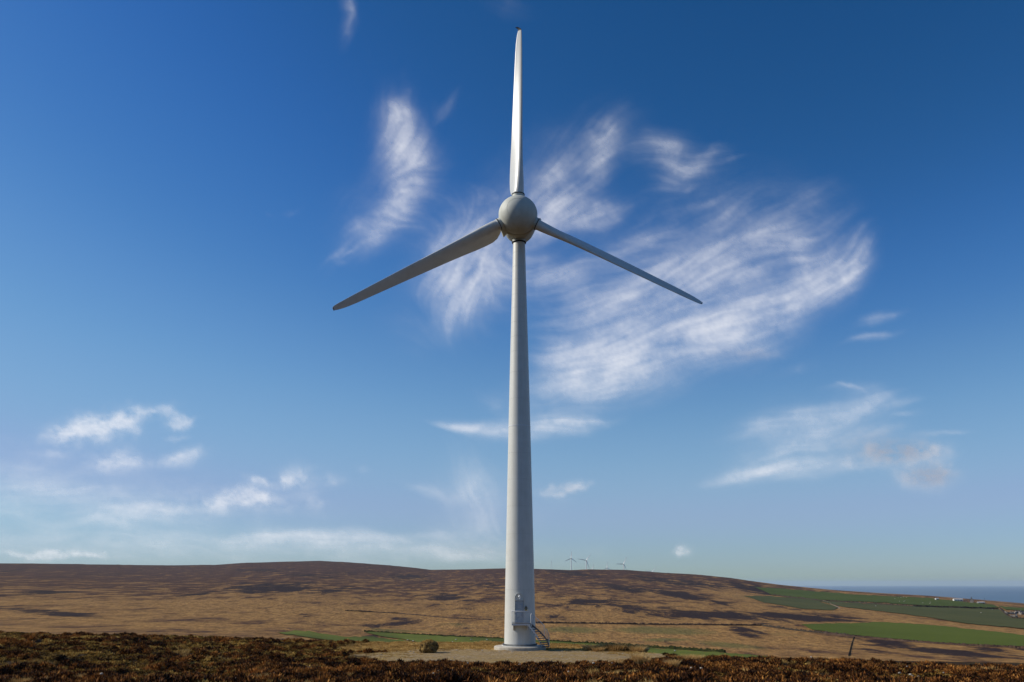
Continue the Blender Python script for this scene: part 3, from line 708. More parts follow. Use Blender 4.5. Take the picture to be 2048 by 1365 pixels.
far_turbine((1142.2, 1117.1), ((1143.6, 1102.6), (1129.5, 1122.8), (1153.8, 1125.7)), 3450, 'far white turbine, tallest of those on the ridge and nearest the big tower')
far_turbine((1172.5, 1121.0), ((1181.8, 1108.3), (1155.0, 1118.0), (1179.2, 1139.0)), 3500, 'far white turbine with a blade leaning up right, beside the tallest one on the ridge')
far_turbine((1183.5, 1142.0), ((1187.8, 1129.3), (1171, 1146), (1192, 1153)), 3700, 'far turbine with only one dark blade tip above the ridge, right of the second one')
far_turbine((1214.2, 1136.0), ((1214.4, 1123.8), (1206, 1140.5), (1222, 1141)), 4100, 'far turbine sunk behind the ridge with only its hub and upright blade showing')
far_turbine((1247.0, 1128.3), ((1253.6, 1114.6), (1232, 1128.4), (1253, 1140)), 3600, 'far white turbine standing apart on the right side of the ridge')
far_turbine((1304.0, 1144.5), ((1312, 1135.0), (1292, 1141.5), (1306, 1157)), 3900, 'farthest low turbine with one white blade tip rising over the falling ridge')
q_ = at(1103, 1122, 3300); gz = float(zat(q_.x, q_.y))
ms = tag(empty('radio_mast', (q_.x, q_.y, gz)), 'very thin grey mast on the ridge beside the big tower', 'mast')
tube_part('pole', [(0, 0, -2), (0, 0, q_.z-gz)], .45, M['galv'], ms, 6); box_part('antenna', (0, 0, q_.z-gz-3), (1.0, 1.0, 4), M['galv'], ms)

# ============================================================ FARM, RUINS, SHEEP
M['render_white'] = mat('whitewash', (.62, .60, .55), .8)[0]
m, t, b = mat('rubble_stone', rough=.9); c = objco(t)
t.links.new(mixc(t, ramp(t, noise(t, c, .8, 6, .7), [(.35, (0, 0, 0)), (.65, (1, 1, 1))]), (.09, .075, .07), (.30, .27, .23)), b.inputs['Base Color']); M['rubble'] = m
M['slate'] = mat('slate_roof', (.035, .035, .045), .6)[0]; M['glass'] = mat('window_glass', (.02, .025, .03), .1)[0]
M['roof_pale'] = mat('pale_sheet_roof', (.40, .40, .40), .5)[0]
def house(u, v, wd, dp, wh, rh, rot, wm, rm, label, name='farmhouse', chim=1, wins=3):
    p_ = hit(u, v); o = tag(empty(name, p_), label, 'house'); o.rotation_euler.z = R(rot)
    bm = bmesh.new(); box(bm, (0, 0, wh/2-.5), (wd, dp, wh+1))
    for s_ in (-1, 1):
        f_ = bm.faces.new([bm.verts.new((s_*wd/2, y, z)) for y, z in ((-dp/2, wh), (dp/2, wh), (0, wh+rh))]); 
    part('wall', bm, wm, o)
    bm = bmesh.new()
    for s_ in (-1, 1):
        a = [bm.verts.new(q) for q in ((-wd/2-.2, s_*(dp/2+.3), wh-.1), (wd/2+.2, s_*(dp/2+.3), wh-.1), (wd/2+.2, 0, wh+rh+.15), (-wd/2-.2, 0, wh+rh+.15))]
        f_ = bm.faces.new(a); r_ = bmesh.ops.extrude_face_region(bm, geom=[f_]); bmesh.ops.translate(bm, vec=(0, 0, -.2), verts=[v_ for v_ in r_['geom'] if isinstance(v_, bmesh.types.BMVert)])
    rf = part('roof', bm, rm, o)
    for k in range(chim): box_part('chimney', ((-1)**k*(wd/2-.5), 0, wh+rh+.5), (.9, .9, 1.6), wm, rf)
    for k in range(wins):
        x = (k-(wins-1)/2)*wd/(wins+.3); fr = box_part('window', (x, -dp/2-.03, wh*.55), (1.1, .1, 1.3), M['render_white'], o); box_part('pane', (x, -dp/2-.09, wh*.55), (.9, .04, 1.1), M['glass'], fr)
    box_part('door', (wd*.28, -dp/2-.03, 1.0), (.95, .1, 2.0), M['slate'], o)
house(1916, 1203, 12, 6, 2.6, 1.0, -8, M['render_white'], M['roof_pale'], 'long low white building at the edge of the upper green field', 'farm_building', 0, 3)
house(1944, 1206, 6.5, 5.0, 3.4, 3.2, 62, M['rubble'], M['slate'], 'small dark stone house with steep roof and chimney by the sea horizon', 'farmhouse', 2, 1)
house(1874, 1200.5, 4.5, 3, 2.0, .7, 5, M['render_white'], M['roof_pale'], 'tiny white shed alone at the top edge of upper green field', 'shed', 0, 1)
house(1962, 1208, 9, 4, 1.8, .8, 0, M['rubble'], M['roof_pale'], 'low grey shed beside the dark stone house', 'shed', 0, 1)
p_ = hit(1970.5, 1209); pl = tag(empty('utility_pole', p_), 'dark upright pole standing beside the stone house near the coast', 'pole')
tube_part('post', [(0, 0, -1), (0, 0, 8)], .16, M['dark_steel'], pl, 6); box_part('crossarm', (0, 0, 7.4), (1.6, .14, .14), M['dark_steel'], pl)
ridge('stone_wall', [(1925,1204),(1936,1205)], 1.5, 1.4, M['wall'], 'short dark wall joining the white building and the stone house', 'wall')
k_ = 0
for (u, v, wd, h_, rot) in ((2022,1229,9,2.6,0),(2032,1227,8,1.6,20),(2042,1225.5,10,2.2,-5),(2028,1234,7,1.8,50),(2052,1230,12,2.4,5)):
    p_ = hit(u, v); bm = bmesh.new()
    for sx, sy, lx, ly in ((0, -2, wd, .8), (0, 2, wd, .8), (-wd/2, 0, .8, 4), (wd/2, 0, .8, 4)):
        n_ = max(3, int(max(lx, ly)/1.2))
        for i in range(n_):
            f = (i+.5)/n_-.5; hh = h_*random.uniform(.35, 1.1)
            box(bm, (sx+(lx*f if lx > ly else 0), sy+(ly*f if ly > lx else 0), hh/2-.4), (lx/n_*1.02 if lx > ly else .8, ly/n_*1.02 if ly > lx else .8, hh+.8))
    o = part('ruined_wall', bm, M['rubble']); o.location = p_; o.rotation_euler.z = R(rot); o.parent = None
    tag(o, ['pale broken stone walls beside the corner of the dull pasture', 'low crumbled stone walls in the middle of the ruins', 'long ruined wall along the back of the ruins', 'small dark heap of fallen wall in front of ruins', 'ruined stone enclosure cut by the right edge of the picture'][k_], 'ruin', 'ruins at the far right edge'); k_ += 1
# sheep
M['wool'] = mat('sheep_wool', (.42, .40, .34), .95)[0]
def sheep_proto():
    o = empty('sheep')
    bm = bmesh.new(); bmesh.ops.create_icosphere(bm, subdivisions=2, radius=.5); bmesh.ops.transform(bm, matrix=Matrix.Translation((0, 0, .75)) @ Matrix.Diagonal((1.25, .72, .72, 1)), verts=bm.verts)
    for v_ in bm.verts: v_.co += v_.normal*random.uniform(-.03, .03)
    part('body', bm, M['wool'], o, 80)
    bm = bmesh.new(); tube(bm, [(.5, 0, .85), (.72, 0, .8), (.86, 0, .62), (.93, 0, .5)], [.15, .14, .11, .06], 8); part('head', bm, M['wool'], o)
    for x in (-.38, .38):
        for y in (-.17, .17): tube_part('leg', [(x, y, .5), (x, y, 0)], [.07, .045], M['dark_steel'], o, 6)
    return o
def copy_tree(o):
    c = o.copy(); COL.objects.link(c)
    for ch in o.children:
        d = ch.copy(); COL.objects.link(d); d.parent = c
    return c
sp = sheep_proto(); first = True
for (u, v, nm) in [(u_, v_, 'white sheep grazing on the upper green field') for u_, v_ in ((1797,1196.5),(1802,1196.8),(1807,1195.8),(1813,1197),(1799,1204.5),(1808,1204.8),(1810,1203.8),(1790,1199),(1846,1208),(1861,1206.5),(1860,1209))]+\
                   [(u_, v_, 'white sheep grazing on the dull green pasture below the long wall') for u_, v_ in ((1962,1228),(1985,1221),(1752,1214))]+\
                   [(u_, v_, 'white sheep in the valley pasture left of the big tower') for u_, v_ in ((815,1284),(826,1286),(912,1283),(942,1283),(974,1283),(878,1289),(905,1288))]+\
                   [(u_, v_, 'white sheep in the valley pasture right of the big tower') for u_, v_ in ((1147,1293),(1160,1294),(1296,1302),(1350,1306))]:
    o = sp if first else copy_tree(sp); first = False
    o.location = hit(u, v, 130)+Vector((0, 0, .36)); o.rotation_euler.z = random.uniform(0, 6.28); o.scale = ((.62 if v > 1280 else .95),)*3
    tag(o, nm, 'sheep', 'sheep grazing in the green fields')

# ============================================================ NEAR MOOR: boulder, tussocks, stones, post, heather
def blade_mesh(n, rad, h, wd, spread, seed, lean=.35):
    rg = random.Random(seed); vs, fs, ci = [], [], []
    for _ in range(n):
        a = rg.uniform(0, 6.283); r_ = rad*math.sqrt(rg.random()); x, y = r_*math.cos(a), r_*math.sin(a)
        hh = h*rg.uniform(.55, 1.1); la = rg.uniform(0, 6.283); lx = math.cos(a)*spread*r_/rad+rg.uniform(-lean, lean); ly = math.sin(a)*spread*r_/rad+rg.uniform(-lean, lean)
        wx, wy = math.cos(la)*wd, math.sin(la)*wd; b0 = len(vs)
        vs += [(x-wx, y-wy, -.03), (x+wx, y+wy, -.03), (x+lx*hh*.45+wx*.7, y+ly*hh*.45+wy*.7, hh*.6), (x+lx*hh*.45-wx*.7, y+ly*hh*.45-wy*.7, hh*.6), (x+lx*hh, y+ly*hh, hh*.95)]
        fs += [(b0, b0+1, b0+2, b0+3), (b0+3, b0+2, b0+4)]; ci += [rg.random()]*5
    return vs, fs, ci
def heather_mesh(n, rad, h, seed):
    rg = random.Random(seed); vs, fs, ci = [], [], []
    for _ in range(n):
        a = rg.uniform(0, 6.283); el = math.asin(rg.random()**.8); lum = rg.uniform(.75, 1.08)
        d = Vector((math.cos(a)*math.cos(el), math.sin(a)*math.cos(el), math.sin(el)))
        p0 = Vector((d.x*rad*.55, d.y*rad*.55, d.z*h*.55)); p1 = Vector((d.x*rad*lum, d.y*rad*lum, d.z*h*lum+.02))+Vector((rg.uniform(-.07, .07), rg.uniform(-.07, .07), rg.uniform(-.04, .04)))
        s_ = Vector((rg.uniform(-1, 1), rg.uniform(-1, 1), rg.uniform(-1, 1))).cross(d).normalized()*rg.uniform(.010, .025); b0 = len(vs)
        mid = (p0+p1)/2
        vs += [tuple(p0), tuple(mid-s_), tuple(p1), tuple(mid+s_)]; fs += [(b0, b0+1, b0+2, b0+3)]; ci += [rg.random()]*4
    return vs, fs, ci
def tint_mesh(name, data, m):
    vs, fs, ci = data; me = me_from(name, vs, fs); add_attr(me, 'tint', np.array(ci)); me.materials.append(m); return me
def plant_mat(name, stops, rand=.30, transl=.12):
    m = bpy.data.materials.new(name); m.use_nodes = True; t = m.node_tree; b = t.nodes['Principled BSDF']
    b.inputs['Roughness'].default_value = .85; b.inputs['Specular IOR Level'].default_value = .15
    f, _ = attr(t, 'tint'); oi = t.nodes.new('ShaderNodeObjectInfo').outputs['Random']
    nz = noise(t, geopos(t), .22, 4, .6)
    k = math_(t, 'ADD', math_(t, 'MULTIPLY', f, .5), math_(t, 'ADD', math_(t, 'MULTIPLY', oi, rand), math_(t, 'MULTIPLY', nz, 1.0)))
    k = math_(t, 'SUBTRACT', k, .38)
    c = ramp(t, k, stops); t.links.new(c, b.inputs['Base Color'])
    tr = t.nodes.new('ShaderNodeBsdfTranslucent'); t.links.new(c, tr.inputs[0]); mx = t.nodes.new('ShaderNodeMixShader'); mx.inputs[0].default_value = transl
    out = t.nodes['Material Output']; t.links.new(b.outputs[0], mx.inputs[1]); t.links.new(tr.outputs[0], mx.inputs[2]); t.links.new(mx.outputs[0], out.inputs[0]); return m
M['heather'] = plant_mat('heather_rust', [(.30, (.006, .0025, .0015)), (.50, (.045, .015, .004)), (.63, (.19, .062, .013)), (.84, (.50, .225, .05))])
M['moss'] = plant_mat('moss_olive', [(.25, (.008, .004, .0015)), (.46, (.075, .036, .008)), (.62, (.32, .175, .028)), (.85, (.66, .44, .12))])
M['strawgrass'] = plant_mat('dry_grass', [(.15, (.14, .075, .020)), (.5, (.38, .23, .065)), (.9, (.66, .46, .18))])

def protos(kind, meshes):
    out = []
    for k, me in enumerate(meshes):
        out.append(bpy.data.objects.new(kind+'_clump', me))
    return out
P_heather = protos('heather', [tint_mesh('heather_clump', heather_mesh(230, .30, .30, s_), M['heather']) for s_ in range(4)])
P_moss = protos('moss', [tint_mesh('moss_clump', heather_mesh(110, .34, .20, s_+10), M['moss']) for s_ in range(3)])
P_grass = protos('grass', [tint_mesh('grass_clump', blade_mesh(34, .16, .36, .012, .5, s_+20), M['strawgrass']) for s_ in range(3)])
P_short = protos('turf', [tint_mesh('turf_clump', blade_mesh(40, .30, .12, .014, .6, s_+30, .7), M['strawgrass']) for s_ in range(3)])
def scatter(name, label_kind, pts, protos_, smin, smax, seed):
    rg = np.random.default_rng(seed); n = len(pts)
    me = bpy.data.meshes.new(name); me.vertices.add(n); me.vertices.foreach_set('co', pts.astype(np.float32).ravel())
    add_attr(me, 'size', smin+(smax-smin)*rg.random(n)**1.7); add_attr(me, 'turn', rg.uniform(0, 6.283, n)); add_attr(me, 'pick', rg.integers(0, len(protos_), n))
    o = bpy.data.objects.new(name, me); COL.objects.link(o); tag(o, label_kind, None, None, 'stuff')
    g = bpy.data.node_groups.new(name, 'GeometryNodeTree'); g.interface.new_socket('Geometry', in_out='INPUT', socket_type='NodeSocketGeometry'); g.interface.new_socket('Geometry', in_out='OUTPUT', socket_type='NodeSocketGeometry')
    gi = g.nodes.new('NodeGroupInput'); go = g.nodes.new('NodeGroupOutput'); j = g.nodes.new('GeometryNodeJoinGeometry')
    def na(nm): q = g.nodes.new('GeometryNodeInputNamedAttribute'); q.data_type = 'FLOAT'; q.inputs[0].default_value = nm; return q.outputs[0]
    sz, tn, pk = na('size'), na('turn'), na('pick')
    cx = g.nodes.new('ShaderNodeCombineXYZ'); g.links.new(tn, cx.inputs[2])
    for k, pr in enumerate(protos_):
        oi = g.nodes.new('GeometryNodeObjectInfo'); oi.inputs[0].default_value = pr; oi.inputs[1].default_value = True
        ip = g.nodes.new('GeometryNodeInstanceOnPoints'); cmp = g.nodes.new('FunctionNodeCompare'); cmp.data_type = 'FLOAT'; cmp.operation = 'EQUAL'
        g.links.new(pk, cmp.inputs[0]); cmp.inputs[1].default_value = k; cmp.inputs['Epsilon'].default_value = .1
        g.links.new(gi.outputs[0], ip.inputs['Points']); g.links.new(cmp.outputs[0], ip.inputs['Selection']); g.links.new(oi.outputs['Geometry'], ip.inputs['Instance'])
        g.links.new(cx.outputs[0], ip.inputs['Rotation']); g.links.new(sz, ip.inputs['Scale']); g.links.new(ip.outputs[0], j.inputs[0])
    g.links.new(j.outputs[0], go.inputs[0]); md = o.modifiers.new('scatter', 'NODES'); md.node_group = g; return o
# candidate points in a fan in front of the camera
NC = 52000
rr = np.sqrt(rng.uniform(30**2, 122**2, NC)); aa = rng.uniform(R(-34), R(34), NC)
X = CAM.x+rr*np.sin(aa); Y = CAM.y+rr*np.cos(aa); Z = terrain(aa, rr)
pd = np.hypot((X+1.5)/13.0, (Y+9.2)/9.4)-1+.25*(fbm(X/2.5, Y/2.5, 3, 71)-.5)        # <0 on the pad
behind = sst(-9, 2, Y)*sst(18, 12, np.abs(X+3)/1.0)                                    # dry grass round the back of the pad
n1 = fbm(X/5, Y/5, 3, 81); n2 = fbm(X/2.6, Y/1.7, 3, 85); u_, v_ = uv_of(X, Y, Z)
behind = np.maximum(behind, ((u_ > 1120) & (u_ < 1330) & (rr > 82)).astype(float)); drygrass = (behind > .45) | ((np.abs(pd) < .10) & (n2 > .42))
pick = rng.random(NC)
onpad = pd < 0
leftmoss = .42*sst(820, 600, u_)*sst(60, 70, rr)+.14
is_grass = ~onpad & (drygrass | (n1+.35*n2 > .90))
is_moss = ~onpad & ~is_grass & (n2+.25*(pick-.5) > .66-leftmoss*.45)
is_heath = ~onpad & ~is_grass & ~is_moss
P3 = np.column_stack([X, Y, Z])
scatter('heather', 'rust brown heather covering the moor in front', P3[is_heath], P_heather, .6, 1.7, 1)
scatter('moss_hummocks', 'olive and gold moss hummocks among the heather', P3[is_moss & (pick < .9)], P_moss, .7, 1.5, 2)
gsel = is_grass & ~(behind > .45)
scatter('moor_grass', 'dry straw coloured moor grass between heather clumps', P3[gsel & (pick < .7)], P_grass, .5, 1.1, 3)
scatter('short_turf', 'short golden turf behind and around the gravel pad', P3[(is_grass & (behind > .45)) | (onpad & (pd > -.18) & (pick < .35)) | (onpad & (n1 > .58) & (pick < .3))], P_short, .6, 1.3, 4)

# boulder-like peat lump with grass
def boulder(u, v, Yw, wd, ht, label):
    p_ = at(u, v, Yw); p_.z = float(zat(p_.x, p_.y)); o = tag(empty('peat_boulder', p_), label, 'boulder')
    bm = bmesh.new(); bmesh.ops.create_icosphere(bm, subdivisions=5, radius=1)
    for q in bm.verts:
        n_ = q.co.normalized(); a = fbm(np.array([n_.x*1.6+4]), np.array([n_.y*1.6+n_.z*2.3+7]), 5, 90)[0]-.5
        b2 = fbm(np.array([n_.x*7+14]), np.array([n_.y*7+n_.z*9+27]), 4, 95)[0]-.5
        q.co = Vector((n_.x*wd/2, n_.y*wd/2*.9, n_.z*ht*.60))*(1+.45*a+.22*b2)+Vector((0, 0, ht*.42))
    part('stone_core', bm, M['lump'], o, 80)
    vs, fs, ci = [], [], []
    rg = random.Random(5)
    for _ in range(900):
        a = rg.uniform(0, 6.283); el = math.asin(rg.random()**.9); n_ = Vector((math.cos(a)*math.cos(el), math.sin(a)*math.cos(el), math.sin(el)))
        if rg.random() > (.25+n_.z): continue
        p0 = Vector((n_.x*wd/2*.93, n_.y*wd/2*.85, n_.z*ht*.58+ht*.42)); d = (n_+Vector((rg.uniform(-.6, .6), rg.uniform(-.6, .6), rg.uniform(-.5, .3)))).normalized()*rg.uniform(.08, .2)
        s_ = n_.cross(Vector((rg.random(), rg.random(), rg.random()))).normalized()*.016; b0 = len(vs)
        vs += [tuple(p0-s_), tuple(p0+s_), tuple(p0+d)]; fs.append((b0, b0+1, b0+2)); ci += [rg.random()]*3
    g_ = link('grass_cover', tint_mesh('grass_cover', (vs, fs, ci), M['moss']), None, o); tag(g_, kind='stuff'); return o
m, t, b = mat('peat_lump', rough=.95, spec=.1); c = objco(t)
t.links.new(mixc(t, ramp(t, noise(t, c, 3.5, 7, .7), [(.4, (0, 0, 0)), (.65, (1, 1, 1))]), (.040, .022, .010), (.34, .22, .07)), b.inputs['Base Color']); bump(t, b, noise(t, c, 6, 6, .7), .12); M['lump'] = m
boulder(857, 1303, -4.5, 1.75, 1.12, 'round grass-topped peat boulder standing on golden turf left of the tower')
# tussocks along the far right of the pad and tall pale tufts
M['tawny'] = plant_mat('tawny_grass', [(.15, (.22, .12, .035)), (.5, (.50, .31, .11)), (.9, (.75, .55, .26))], .2, .3)
me_t = [tint_mesh('tussock_blades', blade_mesh(520, .55, .75, .014, .9, s_+50), M['tawny']) for s_ in range(3)]
ORDS = ['leftmost', 'second from the left', 'third from the left', 'fourth from the left', 'fifth from the left', 'sixth from the left', 'seventh from the left', 'eighth from the left', 'ninth from the left', 'tenth from the left', 'rightmost']
def tuss(u, v, Yw, sc, label, group):
    p_ = at(u, v, Yw); o = link('grass_tussock', random.choice(me_t)); o.location = (p_.x, p_.y, float(zat(p_.x, p_.y))-.02); o.rotation_euler.z = random.uniform(0, 6); o.scale = (sc[0], sc[0], sc[1]); tag(o, label, 'tussock', group)
for n_t, (u, s_) in enumerate(((1183, (1.1, .9)), (1197, (.8, .7)), (1216, (1.2, 1.05)), (1232, (1.2, 1.1)), (1242, (.9, .9)), (1262, (1.2, .8)), (1274, (1.1, .9)), (1285, (.8, .7)))):
    tuss(u, 1305, random.uniform(-3.0, -.5), s_, 'tawny tussock beyond the gravel pad, '+('rightmost' if n_t == 7 else ORDS[n_t])+' of the row', 'tussocks right of the tower')
for n_t, (u, s_) in enumerate(((1362, (.9, .75)), (1378, (1.1, .9)), (1390, (1.0, .9)), (1408, (.8, .6)))):
    tuss(u, 1312, random.uniform(-8, -5), s_, 'pale tussock on the moor edge between tower and pale post, '+('rightmost' if n_t == 3 else ORDS[n_t]), 'tussocks on the moor edge')
for n_t, (u, s_) in enumerate(((1235, (.5, .9)), (1275, (.6, 1.3)), (1285, (.7, 1.1)), (1344, (.7, .8)))):
    tuss(u, 1326, -24, s_, 'tall pale tuft in the heather before the pad edge, '+('rightmost' if n_t == 3 else ORDS[n_t]), 'tall pale tufts in the heather')
for n_t, (u, v, y_) in enumerate(sorted(((1110, 1340, -32), (1228, 1345, -36), (1960, 1340, -30), (1985, 1338, -30), (2020, 1335, -28), (1612, 1322, -18), (170, 1355, -38), (330, 1362, -42), (520, 1350, -40), (700, 1349, -38), (40, 1360, -42)))):
    tuss(u, v, y_, (.55, .62), 'straw coloured tuft among the front heather, '+ORDS[n_t]+' of eleven', 'tufts in the front heather')
tube_p = at(1622.5, 1318, -14); o = tag(empty('marker_post', (tube_p.x, tube_p.y, float(zat(tube_p.x, tube_p.y)))), 'short pale marker post standing in the moor below the stone wall', 'post')
tube_part('post', [(0, 0, -.2), (0, 0, .60), (0, 0, .64)], [.04, .04, .02], M['render_white'], o, 10); box_part('post_cap', (0, 0, .65), (.10, .10, .02), M['render_white'], o)
# loose stones
m, t, b = mat('loose_stone', rough=.9); c = objco(t); t.links.new(mixc(t, noise(t, c, 6, 5), (.20, .17, .13), (.42, .37, .30)), b.inputs['Base Color']); M['stone'] = m
def stone_mesh(s_):
    rg = random.Random(s_); bm = bmesh.new(); bmesh.ops.create_icosphere(bm, subdivisions=2, radius=1)
    for q in bm.verts: q.co = Vector((q.co.x*1.2, q.co.y, q.co.z*.6))*(1+rg.uniform(-.16, .16))
    me = bm_me(bm, 'loose_stone'); me.materials.append(M['stone']); return me
sm = [stone_mesh(s_) for s_ in range(4)]
for k in range(44):
    a = rng.uniform(0, 6.283); q = math.sqrt(rng.random()); x = -1.5+12.3*q*math.cos(a); y = -9.2+8.6*q*math.sin(a)
    if math.hypot(x, y) < 2.8: continue
    o = link('loose_stone', sm[k % 4]); s_ = rng.uniform(.03, .085); o.scale = (s_,)*3; o.location = (x, y, -.18+s_*.2); o.rotation_euler.z = rng.uniform(0, 6); tag(o, 'small loose grey stone lying on the gravel pad', 'stone', 'loose stones on the gravel pad')

for k in range(46):
    a = rng.uniform(R(-30), R(30)); q = rng.uniform(44, 68); x = CAM.x+q*math.sin(a); y = CAM.y+q*math.cos(a)
    o = link('pale_stone', sm[k % 4]); s_ = rng.uniform(.05, .10); o.scale = (s_,)*3; o.location = (x, y, float(zat(x, y))+.36); o.rotation_euler.z = rng.uniform(0, 6); tag(o, 'small pale stone showing through the front heather', 'stone', 'pale stones in the front heather')

# ============================================================ CLOUDS: a high translucent sheet lit by the sun
us = np.concatenate([[-9000, -5000, -3000, -1800, -1000, -600, -420], np.arange(-300, 2352, 3.0), [2500, 2750, 3200, 4000, 5500, 8000, 12000]])
vs_ = np.concatenate([[-5200, -3600, -2400, -1500, -900, -500, -300], np.arange(-180, 1166, 3.0)])
U, V = np.meshgrid(us, vs_)
i0, i1, j0 = 7, len(us)-7, 7
FU, FV = U[j0:, i0:i1], V[j0:, i0:i1]
